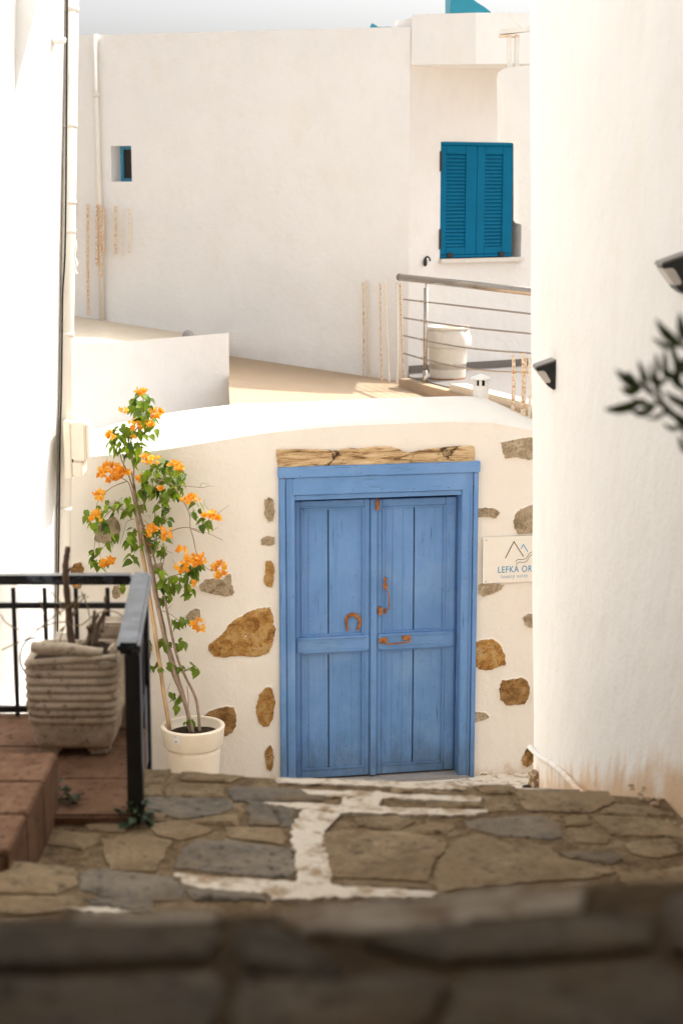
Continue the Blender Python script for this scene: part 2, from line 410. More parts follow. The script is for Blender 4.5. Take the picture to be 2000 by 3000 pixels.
lane = struct(bpy.data.objects.new('lane_steps', None)); COL.objects.link(lane); lane.location = (0, 0, 0)
for k, (y0, y1, z) in enumerate(treads):
    if k in (1, 5): continue
    x0, x1 = -1.45, 1.28
    if k == 11: x0, x1 = -2.3, 1.75
    yy = y1
    V, F = box(x0-.6, x1+.3, y0 - .3, yy, z-.6, z)
    obj('step_mortar', (V, F), 'lime' if k >= 7 else 'mortar', lane)
    if k in (0,): continue
    if k == 11: paving(lane, -1.9, 1.5, y0, 10.1, z, 50+k, .42, .3)
    elif k == 1: pass
    else: paving(lane, x0, min(x1, .9 if y0 > 4.9 else 1.1), y0 + .03, yy, z, 50+k)

# ---- the paved landing (stones read off the photograph, laid on its level)
land = struct(bpy.data.objects.new('lane_landing', None)); COL.objects.link(land); land.location = (0, 4.4, LZ)
crest = [(200, 2248), (421, 2259), (640, 2272), (830, 2282), (1100, 2293), (1385, 2304), (1560, 2314), (1800, 2331), (2000, 2342), (2300, 2360)]
cp = [on_z(x, y, LZ) for x, y in crest]
cp = [Vector((-2.0, cp[0].y, LZ))] + cp
top = cp + [Vector((2.0, 3.42, LZ)), Vector((-2.0, 3.42, LZ))]
obj('mortar_bed', prism(top, [Vector((p.x, p.y, LZ-.55)) for p in top]), 'mortar', land)
LZ2 = LZ + .13                                     # one shallow step up, its far edge painted white
sl_ = [(-200, 2505), (10, 2521), (120, 2534), (225, 2550), (300, 2574), (420, 2572), (500, 2562), (600, 2570), (740, 2577), (870, 2585), (1000, 2597), (1290, 2614), (1600, 2630), (2100, 2650)]
t2 = [on_z(x, y, LZ2) for x, y in sl_]; t2 = [Vector((-2.0, t2[0].y, LZ2))] + t2 + [Vector((1.6, t2[-1].y-.02, LZ2)), Vector((1.6, 3.3, LZ2)), Vector((-2.0, 3.3, LZ2))]
obj('mortar_bed', prism(t2, [Vector((p.x, p.y, LZ-.1)) for p in t2]), 'mortar', land)
def zl(off, pts): return [(off + x*.638, 2200 + y*.638) for x, y in pts]
SL = []   # (pixel outline, tone)
for tone, p in [
 ('t', [(660,95),(780,92),(770,120),(745,150),(660,155)]), ('t', [(840,105),(1110,122),(1050,150),(840,137)]),
 ('t', [(560,162),(742,157),(738,208),(560,208)]), ('t', [(775,157),(1022,167),(1018,218),(765,213)]),
 ('g', [(1055,178),(1090,168),(1370,182),(1480,207),(1470,232),(1090,235),(1060,205)]),
 ('g', [(670,217),(1040,224),(1062,265),(1000,292),(830,315),(680,262)]), ('g', [(1135,243),(1236,243),(1275,346),(1150,343)]),
 ('g', [(1248,262),(1372,258),(1345,346),(1300,348)]), ('t', [(700,345),(830,328),(970,365),(940,385),(830,413),(780,400),(715,385)]),
 ('t', [(1035,357),(1280,362),(1308,400),(1298,432),(1060,402)]), ('g', [(900,412),(1060,418),(1318,452),(1362,545),(1310,582),(1150,575),(805,540),(835,480)]),
 ('t', [(470,422),(640,392),(778,422),(740,500),(705,558),(520,548),(490,505)]), ('t', [(405,340),(450,335),(578,345),(572,375),(420,368)]),
 ('t', [(215,430),(300,378),(445,388),(440,430),(380,455)]), ('t', [(10,515),(340,545),(345,620),(260,660),(-60,650),(-60,530)]),
 ('g', [(380,562),(460,545),(775,585),(850,640),(820,690),(560,690),(380,640)]), ('g', [(865,645),(1205,668),(1210,692),(900,692)]),
 ('t', [(-60,680),(350,675),(368,720),(150,752),(-60,745)]), ('g', [(400,685),(690,698),(690,742),(640,744),(430,712)]),
 ('t', [(690,290),(750,295),(755,320),(700,325)]), ('t', [(1080,300),(1085,345),(900,335),(880,325),(1000,300)])]:
    SL.append((zl(0, p), tone))
for tone, p in [
 ('t', [(-75,385),(0,372),(300,378),(476,415),(468,468),(420,500),(388,600),(0,582),(-60,570),(-85,520)]),
 ('t', [(432,560),(490,470),(560,402),(620,392),(760,432),(955,444),(990,500),(1170,528),(1250,565),(1100,592),(850,604),(600,632),(445,652)]),
 ('g', [(572,327),(865,300),(996,332),(1008,398),(950,408),(720,388),(602,362)]), ('t', [(1030,312),(1128,302),(1138,340),(1032,348)]),
 ('t', [(1070,372),(1130,362),(1222,402),(1218,430),(1080,420)]), ('t', [(1152,302),(1380,312),(1490,380),(1470,393),(1245,388),(1192,340)]),
 ('t', [(1312,432),(1500,412),(1548,470),(1450,494),(1332,470)]), ('t', [(1395,322),(1720,336),(1720,404),(1512,400)]),
 ('g', [(1005,472),(1255,472),(1275,500),(1230,522),(1040,492)]), ('t', [(72,312),(250,308),(326,328),(258,368),(82,350)]),
 ('t', [(285,365),(420,333),(515,343),(478,383),(302,385)]), ('t', [(800,192),(1215,194),(1245,240),(1130,288),(875,280),(840,255)]),
 ('t', [(655,218),(772,224),(792,275),(665,280),(668,250)]), ('t', [(235,178),(520,198),(500,206),(240,196)]), ('t', [(10,224),(180,226),(170,250),(12,248)]),
 ('t', [(395,242),(640,236),(640,262),(400,266)]), ('t', [(610,166),(780,170),(790,198),(660,198)]),
 ('t', [(1275,575),(1720,520),(1720,640),(1330,640)]), ('t', [(10,602),(380,618),(415,645),(20,628)]), ('t', [(1560,430),(1720,420),(1720,500),(1590,490)]),
 ('t', [(1260,250),(1420,262),(1480,295),(1360,300),(1180,290)])]:
    SL.append((zl(1000, p), tone))
for i, (p, tone) in enumerate(SL):
    sz = LZ2 if min(y for x, y in p) > 2500 and (max(x for x, y in p) < 600 or min(y for x, y in p) > 2570) and max(x for x, y in p) < 1320 else LZ
    q = [on_z(x, y, sz) for x, y in p]; q = [Vector((v.x, v.y)) for v in q]; cc = sum(q, Vector((0, 0)))/len(q); q = [v + (v-cc).normalized()*.007 for v in q]
    obj('paving_stone', slab(q, lambda c, h: (c.x, c.y, sz+h + .0012*math.sin(i*2.4)), .006, i*1.7, step=.018, amp=.005, lump=.006), 'pv_grey' if tone == 'g' else 'pv_tan', land)
def band(pts_px, z, seed, parent, h=.005):
    q = [on_z(x, y, z) for x, y in pts_px]; q = [Vector((v.x, v.y)) for v in q]
    obj('limewash_band', slab(q, lambda c, hh: (c.x, c.y, z+hh), h, seed, edge=.006, step=.014, amp=.007, lump=.003, rings=()), 'lime', parent)
def strip(up, lo): return up + list(reversed(lo))
band(strip([(800,2283),(1000,2287),(1200,2294),(1352,2302)], [(820,2297),(1000,2302),(1200,2313),(1360,2316)]), LZ+.002, 1, land)
band(strip([(880,2318),(1000,2322),(1200,2330),(1410,2338)], [(890,2330),(1000,2336),(1200,2344),(1400,2352)]), LZ+.004, 2, land)
band([(1010,2318),(1120,2322),(1110,2368),(1000,2366)], LZ+.006, 3, land)
band(strip([(770,2352),(880,2356),(1000,2362),(1200,2372),(1430,2378)], [(780,2360),(890,2372),(1000,2384),(1200,2390),(1390,2392)]), LZ+.005, 4, land)
band([(895,2364),(1000,2380),(968,2412),(945,2436),(950,2490),(962,2540),(972,2600),(870,2604),(872,2560),(858,2480),(852,2440),(862,2410)], LZ+.003, 5, land)
band(strip([(508,2564),(590,2574),(740,2580),(870,2588),(1000,2600),(1280,2618)], [(545,2594),(600,2606),(780,2622),(800,2640),(1000,2634),(1270,2632)]), LZ2+.0045, 6, land)
band([(180,2664),(300,2660),(420,2672),(300,2678)], LZ2+.004, 7, land)

# ---- the nearest step, close to the lens
near = struct(bpy.data.objects.new('near_step', None)); COL.objects.link(near); near.location = (0, 1.2, 3.14)
NZ = 3.14
nl = [(-300, 2694), (0, 2690), (300, 2686), (600, 2680), (850, 2672), (1100, 2656), (1300, 2630), (1500, 2606), (1750, 2590), (2000, 2578), (2300, 2570)]
ne = [on_z(x, y, NZ) for x, y in nl]
top = ne + [Vector((1.4, -.62, NZ)), Vector((-1.4, -.62, NZ))]
obj('mortar_bed', prism(top, [Vector((p.x, p.y, NZ-.5)) for p in top]), 'mortar', near)
NS = [[(-200,2722),(280,2722),(620,2722),(660,2760),(600,2830),(200,2850),(-200,2850)], [(700,2728),(820,2730),(930,2790),(1010,2860),(960,2890),(720,2850),(690,2780)],
      [(1060,2775),(1330,2728),(1700,2702),(1900,2706),(1910,2790),(1700,2820),(1300,2830),(1150,2800)], [(1950,2640),(2300,2620),(2300,2820),(1960,2800)],
      [(-200,2880),(250,2880),(640,2860),(660,2960),(600,3100),(-200,3100)], [(700,2880),(1010,2890),(1200,2860),(1320,2900),(1250,3000),(1150,3100),(660,3100),(690,2980)],
      [(1360,2860),(1700,2850),(1920,2830),(2020,2880),(2020,3100),(1220,3100),(1300,2990)], [(2050,2850),(2300,2850),(2300,3100),(2050,3100)]]
for i, p in enumerate(NS):
    q = [on_z(x, y, NZ) for x, y in p]
    obj('paving_stone', slab([Vector((v.x, v.y)) for v in q], lambda c, h: (c.x, c.y, NZ+h), .008, 200+i, step=.03, amp=.004), 'pv_grey', near)
band(strip([(820,2676),(1000,2666),(1120,2656),(1300,2632),(1500,2608),(1700,2600)], [(840,2722),(1000,2748),(1180,2738),(1350,2712),(1500,2698),(1690,2684)]), NZ+.003, 21, near)
band(strip([(200,2690),(420,2686),(620,2682)], [(220,2712),(420,2716),(620,2712)]), NZ+.004, 22, near)

# ---- whitewashed ledge along the left house
struct(obj('whitewashed_ledge', box(-2.6, -1.22, 5.7, 9.62, -.4, 1.02, .02), 'ledge'))

# ---- roof terrace behind the door house
def tz(x): return 1.82 + (.66-x)*.1
tv = [(-.86, 13.2), (3.5, 13.2), (3.5, 19.6), (-1.5, 19.6), (-1.10, 16.55)]
struct(obj('hidden_bounce_slab', box(-3.8, -.88, 12.6, 16.9, -.4, 1.45), 'ledge'))  # white slab out of view, added to bounce light onto the outbuilding
terr = struct(obj('terrace_floor', prism([(x, y, tz(x)) for x, y in tv], [(x, y, -.4) for x, y in tv]), 'tan'))

# ================================================================== THE DOOR HOUSE
house = thing('whitewashed_house', DW.pt(.2, 0), 'low whitewashed stone house with the blue double door and a wooden lintel', 'house')
top_px = [(-150, 1335), (100, 1300), (270, 1262), (380, 1236), (480, 1215), (600, 1197), (720, 1183), (900, 1177), (1100, 1167), (1250, 1163), (1400, 1159), (1460, 1161), (1500, 1176), (1555, 1200), (1650, 1240), (1800, 1290)]
frt_px = [(-150, 1375), (100, 1360), (250, 1340), (470, 1320), (780, 1268), (1000, 1248), (1300, 1236), (1440, 1238), (1560, 1262), (1800, 1330)]
def interp(tab, x):
    for (a, b), (c, d) in zip(tab, tab[1:]):
        if a <= x <= c: return b + (d-b)*(x-a)/(c-a)
    return tab[0][1] if x < tab[0][0] else tab[-1][1]
def wob(p, k=.006): return noise.noise(p*1.7)*k + noise.noise(p*6)*k*.25
oL, oR = DW.uz(840, 1800)[0], DW.uz(1371, 1800)[0]; oT = DW.uz(1100, 1405)[1]
def wallgrid(us, zlo, zhi):
    nz = 14; V = []; F = []
    for i, u in enumerate(us):
        for j in range(nz+1):
            z0 = zlo; z1 = zhi(u); z = z0 + (z1-z0)*j/nz; p = DW.pt(u, z)
            V.append(p + DW.n*(wob(p) if 0 < i < len(us)-1 or True else 0))
    for i in range(len(us)-1):
        for j in range(nz): F.append((i*(nz+1)+j, (i+1)*(nz+1)+j, (i+1)*(nz+1)+j+1, i*(nz+1)+j+1))
    return V, F
U0, U1 = -2.45, 1.75
def px_of_u(u): # pixel column of a point on the wall at coping height
    p = DW.pt(u, 2.2) - CAM; d = p.y*CP - p.z*SP; return 1000 + FPX*p.x/d
def zf(u):
    x = px_of_u(u); return DW.uz(x, interp(frt_px, x))[1]
def lsp(a, b, n): return [a + (b-a)*i/n for i in range(n+1)]
us = lsp(U0, oL, 26) + lsp(oL, oR, 14)[1:] + lsp(oR, U1, 14)[1:]
obj('wall', join(wallgrid([u for u in us if u <= oL+1e-6], -.4, zf), wallgrid([u for u in us if u >= oR-1e-6], -.4, zf),
                 wallgrid([u for u in us if oL-1e-6 <= u <= oR+1e-6], oT, zf)), 'wall_door', house, True)
V = []; F = []; npf = 13
for u in us:
    x = px_of_u(u); a = DW.pt(u, zf(u)); a = a + DW.n*wob(a)
    off = -.42; b = DW.hit(x, interp(top_px, x), off); b = DW.pt(u, b.z, off)
    c1 = DW.pt(u, a.z + (b.z-a.z)*.52, -.035)
    prof = []
    for k in range(9):
        t = k/8; p = a*(1-t)**2 + c1*2*t*(1-t) + b*t*t; p += Vector((0, 0, noise.noise(p*2.2)*.008*math.sin(math.pi*t))); prof.append(p)
    prof += [DW.pt(u, b.z-.02, -.56), DW.pt(u, b.z-.16, -.66), DW.pt(u, b.z-.36, -.70), DW.pt(u, 1.95, -2.6)]
    V += prof
for i in range(len(us)-1):
    for j in range(npf-1): F.append((i*npf+j, (i+1)*npf+j, (i+1)*npf+j+1, i*npf+j+1))
obj('coping', (V, F), 'coping', house, True)
# reveal of the opening and dark room behind
obj('door_reveal', join(wbox(DW, oL-.25, oL-.003, -.3, oT-.003, -.35, -.02), wbox(DW, oR+.003, oR+.25, -.3, oT-.003, -.35, -.02), wbox(DW, oL-.25, oR+.25, oT+.003, oT+.25, -.35, -.02)), 'wall_door', house)
obj('threshold', wbox(DW, oL-.02, oR+.02, -.3, .035, -.40, .035, .008), 'greyconc', house)
obj('inner_dark', wbox(DW, oL-.2, oR+.2, -.2, oT+.1, -.40, -.36), 'dark', house)
# -- stones showing through the limewash
def zz(pts, s, ox, oy): return [(ox + x*s, oy + y*s) for x, y in pts]
s6, s5, sr, sq = .3189, .351, .2339, .2551
STN = [
 ('st_ochre', zz([(705,800),(715,745),(850,640),(900,560),(1000,490),(1120,420),(1250,395),(1295,390),(1335,480),(1330,550),(1358,600),(1320,750),(1290,830),(1170,870),(1000,860),(860,875),(770,865)], s6, 380, 1650)),
 ('st_grey', zz([(620,210),(680,140),(780,130),(860,140),(900,90),(940,85),(950,190),(978,270),(960,300),(880,315),(760,290),(640,265)], s6, 380, 1650)),
 ('st_ochre', zz([(1245,-40),(1300,-45),(1330,0),(1335,60),(1325,160),(1310,235),(1250,225),(1225,170),(1235,100),(1240,10)], s6, 380, 1650)),
 ('st_grey', zz([(500,490),(560,430),(610,405),(655,415),(662,480),(640,540),(560,540),(510,520)], s6, 380, 1650)),
 ('st_brown', zz([(655,1400),(720,1345),(880,1300),(960,1310),(990,1370),(985,1500),(950,1560),(880,1605),(800,1560),(700,1480)], s6, 380, 1650)),
 ('st_ochre', zz([(1150,1320),(1180,1200),(1250,1115),(1310,1125),(1330,1200),(1345,1270),(1320,1440),(1280,1510),(1230,1520),(1180,1480),(1155,1400)], s6, 380, 1650)),
 ('st_brown', zz([(1230,1760),(1245,1690),(1295,1650),(1315,1700),(1330,1770),(1320,1880),(1295,1928),(1255,1900),(1240,1830)], s6, 380, 1650)),
 ('st_grey', [(772,1460),(785,1450),(803,1462),(807,1500),(800,1530),(785,1533),(772,1510)]), ('st_grey', [(760,1578),(780,1566),(805,1572),(807,1595),(790,1602),(762,1598)]),
 ('st_grey', zz([(205,1380),(215,1270),(300,1200),(380,1155),(430,1200),(455,1280),(430,1370),(330,1415),(240,1405)], s5, 200, 1100)),
 ('st_brown', [(203,1668),(215,1646),(238,1640),(248,1660),(250,1695),(240,1725),(222,1736),(208,1715)]), ('st_grey', zz([(680,1600),(720,1560),(800,1550),(800,1640),(760,1670),(690,1640)], s5, 200, 1100)),
 ('st_grey', [(325,1730),(332,1713),(348,1712),(358,1730),(354,1750),(340,1758),(328,1750)]), ('st_brown', [(425,1880),(440,1868),(446,1895),(442,1930),(428,1935),(420,1905)]),
 ('st_grey', zz([(472,195),(580,165),(740,135),(890,120),(960,125),(1010,250),(960,380),(850,430),(740,405),(640,390),(535,415),(500,340)], sr, 1350, 1250)),
 ('st_grey', zz([(160,1020),(300,1000),(450,1020),(505,1070),(445,1155),(330,1130),(160,1140)], sr, 1350, 1250)),
 ('st_grey', zz([(630,1180),(660,1080),(740,1010),(900,960),(980,970),(1040,1150),(980,1345),(690,1358),(650,1290)], sr, 1350, 1250)),
 ('st_grey', zz([(190,1975),(250,1940),(290,1960),(400,1955),(555,1975),(520,2035),(420,2090),(250,2145),(205,2100)], sr, 1350, 1250)),
 ('st_grey', zz([(690,40),(720,0),(760,-25),(860,-20),(900,60),(860,160),(770,160),(720,120)], sq, 1350, 1800)),
 ('st_ochre', zz([(130,310),(230,280),(350,260),(410,290),(470,360),(520,470),(520,590),(430,610),(355,650),(225,652),(130,600)], sq, 1350, 1800)),
 ('st_brown', zz([(418,855),(450,745),(570,735),(700,705),(780,760),(805,840),(780,980),(730,1045),(510,1060),(435,985)], sq, 1350, 1800)),
 ('st_grey', zz([(120,1105),(280,1115),(340,1175),(280,1210),(120,1255)], sq, 1350, 1800)),
 ('st_brown', zz([(670,1680),(720,1560),(760,1505),(860,1490),(900,1570),(860,1660),(800,1740),(740,1770),(690,1740)], sq, 1350, 1800)),
 ('st_grey', zz([(190,1850),(220,1815),(295,1810),(290,1880),(245,1955),(200,1955),(208,1890)], sq, 1350, 1800))]
for i, (m, p) in enumerate(STN):
    q = [Vector(DW.uz(x, y)) for x, y in p]
    def to3(c, h):
        b = DW.pt(c.x, c.y); return DW.pt(c.x, c.y, wob(b) + h)
    vf = slab(q, to3, .005, i*3.1, edge=.010, step=.014, amp=.0032, lump=.013, rings=(.86, .66, .42, .2))
    o = obj('stone', vf, m, house, False); nv = (len(vf[0])-1)//8
    at_ = o.data.attributes.new('rim', 'FLOAT', 'POINT')
    for vi in range(len(vf[0])): at_.data[vi].value = 1.0 if vi < nv*3 else (.72 if vi < nv*4 else 0)
# -- lintel beam
lp = zz([(70,88),(250,85),(480,95),(600,76),(650,82),(740,70),(880,68),(960,95),(1010,118),(1060,98),(1200,78),(1370,62),(1465,65),(1472,175),(1000,200),(600,212),(85,225),(72,150)], .4145, 780, 1280)
q = [Vector(DW.uz(x, y)) for x, y in lp]
obj('lintel', slab(q, lambda c, h: DW.pt(c.x, c.y, wob(DW.pt(c.x, c.y))+h), .016, 77, edge=.008, step=.018, amp=.0025, lump=.02, rings=(.9, .75, .5, .25)), 'beam', house)

# ---- blue double door
def wu(x, y=1800, off=0): return DW.uz(x, y, off)[0]
def wz(x, y, off=0): return DW.uz(x, y, off)[1]
zb = .036
j0, j1, j2 = wu(818), wu(836), wu(864)          # left casing
k0, k1, k2 = wu(1346), wu(1378), wu(1392)       # right casing
zt_cap, zb_cap = wz(1108, 1358), wz(1108, 1390)
zf0, zf1 = wz(1108, 1390), wz(1108, 1441); zb0 = wz(1108, 1457)
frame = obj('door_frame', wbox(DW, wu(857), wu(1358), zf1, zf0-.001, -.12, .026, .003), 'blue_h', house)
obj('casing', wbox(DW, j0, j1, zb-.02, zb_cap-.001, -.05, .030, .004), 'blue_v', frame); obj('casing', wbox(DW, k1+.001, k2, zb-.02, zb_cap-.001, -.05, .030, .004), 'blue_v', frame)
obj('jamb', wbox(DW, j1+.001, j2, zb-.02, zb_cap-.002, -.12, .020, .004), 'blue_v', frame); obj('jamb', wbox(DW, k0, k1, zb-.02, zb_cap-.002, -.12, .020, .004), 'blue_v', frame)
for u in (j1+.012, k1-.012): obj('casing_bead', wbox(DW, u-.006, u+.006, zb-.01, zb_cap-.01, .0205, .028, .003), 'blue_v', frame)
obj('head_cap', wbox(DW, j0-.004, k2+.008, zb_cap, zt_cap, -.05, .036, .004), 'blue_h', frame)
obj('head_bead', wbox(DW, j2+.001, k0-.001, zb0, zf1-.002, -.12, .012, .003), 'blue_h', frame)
LO = -.075                                       # leaf face lies back from the wall
def leaf_door(x0, x1, pan0, pan1, gap, extra, nm, ztop):
    f = LO
    u0, u1 = wu(x0, 1800, f), wu(x1, 1800, f); p0, p1 = wu(pan0, 1800, f), wu(pan1, 1800, f)
    zt = ztop; zm0, zm1 = wz(1000, 1908, f), wz(1000, 1862, f); zp = zt - .045; zl_ = zb + .012; zq = zl_ + .052
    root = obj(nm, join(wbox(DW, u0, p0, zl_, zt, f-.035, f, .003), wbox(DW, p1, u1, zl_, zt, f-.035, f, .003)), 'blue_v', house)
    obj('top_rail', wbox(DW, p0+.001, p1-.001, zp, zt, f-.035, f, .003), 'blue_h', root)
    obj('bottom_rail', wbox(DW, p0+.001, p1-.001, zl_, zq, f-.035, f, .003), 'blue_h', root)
    # middle rail with mitred ends, standing proud
    a = .013; o0, o1 = f-.001, f+.016
    hexa = [(u0+.004, zm0+a), (u0+.004+a, zm0), (u1-.004-a, zm0), (u1-.004, zm0+a), (u1-.004, zm1-a), (u1-.004-a, zm1), (u0+.004+a, zm1), (u0+.004, zm1-a)]
    c = (sum(h[0] for h in hexa)/8, sum(h[1] for h in hexa)/8)
    ins = [(h[0] + (.006 if h[0] < c[0] else -.006), h[1] + (.006 if h[1] < c[1] else -.006)) for h in hexa]
    V = [DW.pt(u, z, o0) for u, z in hexa] + [DW.pt(u, z, o1-.004) for u, z in hexa] + [DW.pt(u, z, o1) for u, z in ins]
    F = [(i, (i+1) % 8, 8+(i+1) % 8, 8+i) for i in range(8)] + [(8+i, 8+(i+1) % 8, 16+(i+1) % 8, 16+i) for i in range(8)] + [tuple(range(16, 24))]
    obj('middle_rail', (V, F), 'blue_h', root)
    obj('rail_bead', join(wbox(DW, u0+.03, u1-.03, zm0+.002, zm0+.016, o1, o1+.007, .003), wbox(DW, u0+.03, u1-.03, zm1-.016, zm1-.002, o1, o1+.007, .003)), 'blue_h', root)
    for za, zc in ((zq, zm0-.001), (zm1+.001, zp)):
        ed = [p0] + [wu(g, 1800, f) for g in gap] + [p1]
        for i in range(len(ed)-1):
            wgap = .0035
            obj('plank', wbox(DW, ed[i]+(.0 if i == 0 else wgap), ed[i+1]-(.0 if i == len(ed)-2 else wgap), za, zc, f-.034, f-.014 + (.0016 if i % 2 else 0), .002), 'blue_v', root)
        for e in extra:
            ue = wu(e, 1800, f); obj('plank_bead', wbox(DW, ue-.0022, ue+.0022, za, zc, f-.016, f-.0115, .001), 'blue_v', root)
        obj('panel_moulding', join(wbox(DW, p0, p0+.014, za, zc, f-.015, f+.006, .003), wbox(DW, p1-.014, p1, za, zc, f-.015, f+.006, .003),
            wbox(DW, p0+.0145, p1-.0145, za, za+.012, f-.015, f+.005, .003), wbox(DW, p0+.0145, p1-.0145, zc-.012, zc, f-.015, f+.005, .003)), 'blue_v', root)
    return root
zl_top = wz(975, 1466, LO); zr_top = wz(1210, 1460, LO)
left_leaf = leaf_door(866, 1082, 881, 1066, [963], [905, 1030], 'door_leaf', zl_top)
right_leaf = leaf_door(1104, 1330, 1118, 1302, [1212], [1150, 1180, 1266], 'door_leaf', zr_top)
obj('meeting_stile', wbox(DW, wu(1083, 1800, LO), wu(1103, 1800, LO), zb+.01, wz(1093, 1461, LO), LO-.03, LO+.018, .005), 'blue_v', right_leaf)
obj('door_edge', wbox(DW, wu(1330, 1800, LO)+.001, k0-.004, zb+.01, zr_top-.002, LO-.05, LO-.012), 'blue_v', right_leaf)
# iron handles on the right leaf
def dp(x, y, o=0): u, z = DW.uz(x, y, LO); return DW.pt(u, z, LO+o)
hz = lambda pts: zz(pts, .4145, 780, 1280)
def plate(pts, o0, o1, mat, parent, nm):
    uz = [DW.uz(x, y, LO) for x, y in pts]
    return obj(nm, prism([DW.pt(u, z, LO+o1) for u, z in uz], [DW.pt(u, z, LO+o0) for u, z in uz]), mat, parent)
pull = obj('pull_handle', tube(curve([dp(x, y, o) for (x, y), o in zip(hz([(838,1060),(848,1085),(856,1110),(857,1160),(856,1205),(842,1218)]), [.012,.03,.045,.048,.035,.014])]), .0042, 8), 'rust', right_leaf, True)
plate(hz([(824,995),(848,995),(842,1025),(855,1050),(845,1072),(828,1072),(820,1050),(832,1025)]), -.012, .016, 'rust', pull, 'handle_plate')
plate(hz([(832,1215),(846,1212),(846,1238),(838,1250),(832,1240)]), -.012, .016, 'rust', pull, 'handle_plate')
kh = plate(hz([(785,1205),(800,1195),(815,1205),(818,1230),(812,1250),(800,1255),(787,1248),(782,1228)]), -.004, .022, 'rust', right_leaf, 'keyhole_plate')
obj('lock_barrel', tube([dp(*hz([(801,1228)])[0], .02), dp(*hz([(801,1228)])[0], .034)], .007, 12), 'rust', kh)
bar = obj('bar_handle', tube(curve([dp(x, y, o) for (x, y), o in zip(hz([(820,1428),(835,1445),(855,1450),(900,1446),(960,1438),(1000,1430),(1002,1412)]), [.02,.045,.05,.05,.05,.048,.022])]), .0055, 8), 'rust', right_leaf, True)
plate(hz([(790,1425),(798,1418),(848,1412),(850,1445),(795,1457)]), .016, .027, 'rust', bar, 'handle_plate')
plate(hz([(953,1400),(1010,1396),(1015,1425),(1008,1430),(955,1425)]), .016, .027, 'rust', bar, 'handle_plate')
# nail heads on the frame
for x, y in hz([(125,290),(127,400),(125,715),(190,745),(187,1128),(152,990),(180,1400),(1463,350),(1457,550),(1455,720),(1400,1000),(1210,183),(810,368),(1285,355),(195,297),(268,215),(455,238),(627,203)]):
    u, z = DW.uz(x, y, .02); obj('nail', tube([DW.pt(u, z, .015), DW.pt(u, z, .040 if z > zb_cap else .034)], .0028, 6), 'rust', frame)

# horseshoe and little bell
hc = [dp(x, y, .0) for x, y in hz([(578,1372),(565,1320),(568,1285),(590,1262),(622,1258),(650,1275),(660,1310),(652,1345),(638,1368)])]
pts = curve(hc, 4); V = []; F = []
cen = sum(pts, Vector())/len(pts)
for i, p in enumerate(pts):
    d = (pts[min(i+1, len(pts)-1)] - pts[max(i-1, 0)]).normalized(); s = d.cross(DW.n).normalized(); t = i/(len(pts)-1)
    w = .005 + .006*math.sin(math.pi*t)
    V += [p + s*w + DW.n*-.013, p - s*w + DW.n*-.013, p - s*w + DW.n*.004, p + s*w + DW.n*.004]
for i in range(len(pts)-1):
    for k in range(4): F.append((i*4+k, i*4+(k+1) % 4, (i+1)*4+(k+1) % 4, (i+1)*4+k))
F += [(0, 1, 2, 3), tuple(len(V)-4+k for k in range(4))]
shoe = tag(obj('horseshoe', (V, F), 'rust'), 'rusty horseshoe nailed to the left leaf of the blue door', 'horseshoe')
for i in (5, 10, 15, 20, 25):
    if i < len(pts): obj('nail', tube([pts[i] + DW.n*.003, pts[i] + DW.n*.007], .003, 6), 'dark', shoe)
bt = dp(*hz([(777,440)])[0], .04); bb = dp(*hz([(774,508)])[0], .04)
bell = thing('door_bell', bb, 'small rusty bell hanging at the top of the blue door', 'bell')
L = bt.z - bb.z
obj('bell_body', lathe(bb, [(.006, 0), (.0115, .0), (.0115, L*.3), (.0125, L*.6), (.0145, L*.85), (.009, L*.97), (.002, L)], 10), 'rust', bell)
obj('hanger', tube(curve([bt + Vector((-.008, 0, -.002)), bt + Vector((-.006, 0, .014)), bt + Vector((.006, 0, .014)), bt + Vector((.008, 0, -.002))]), .0022, 6), 'rust', bell)

# ---- company sign right of the door
sp = [DW.uz(1412, 1573), DW.uz(1412, 1708)]; su0 = sp[0][0]; sz1, sz0 = sp[0][1], sp[1][1]; su1 = su0 + .50
sign = thing('wall_sign', DW.pt(su0, sz0, .02), 'cream company sign with a mountain logo, right of the blue door', 'sign')
obj('panel', wbox(DW, su0, su1, sz0, sz1, .012, .020, .0015), 'sign', sign)
so_ = .0212
def sline(pts, w, mat, nm):
    P = [Vector(DW.uz(1350 + x*sr, 1250 + y*sr)) for x, y in pts]; V = []; F = []
    for i, p in enumerate(P):
        a = (P[i] - P[i-1]) if i else (P[1]-P[0]); b = (P[i+1]-P[i]) if i < len(P)-1 else (P[i]-P[i-1])
        t = (a.normalized() + b.normalized()).normalized(); n_ = Vector((-t.y, t.x)); k = 1/max(.45, n_.dot(Vector((-a.y, a.x)).normalized()))
        for s in (1, -1):
            c = p + n_*s*w*k; V.append(DW.pt(c.x, c.y, so_))
    for i in range(len(P)-1): F.append((2*i, 2*i+1, 2*i+3, 2*i+2))
    obj(nm, (V, F), mat, sign)
sline([(540,1640),(648,1432),(768,1618)], .0028, 'ink_dark', 'logo_peak')
sline([(738,1522),(765,1468),(822,1558)], .0027, 'ink_cyan', 'logo_peak')
def sm(pts): return [(p.x, p.y) for p in curve([Vector((x, y, 0)) for x, y in pts], 6)]
sline(sm([(668,1685),(700,1655),(750,1655),(800,1640),(840,1580),(885,1557)]), .0017, 'ink_dark', 'logo_wave')
sline(sm([(676,1720),(710,1688),(760,1690),(810,1672),(845,1612),(890,1590)]), .0017, 'ink_dark', 'logo_wave')
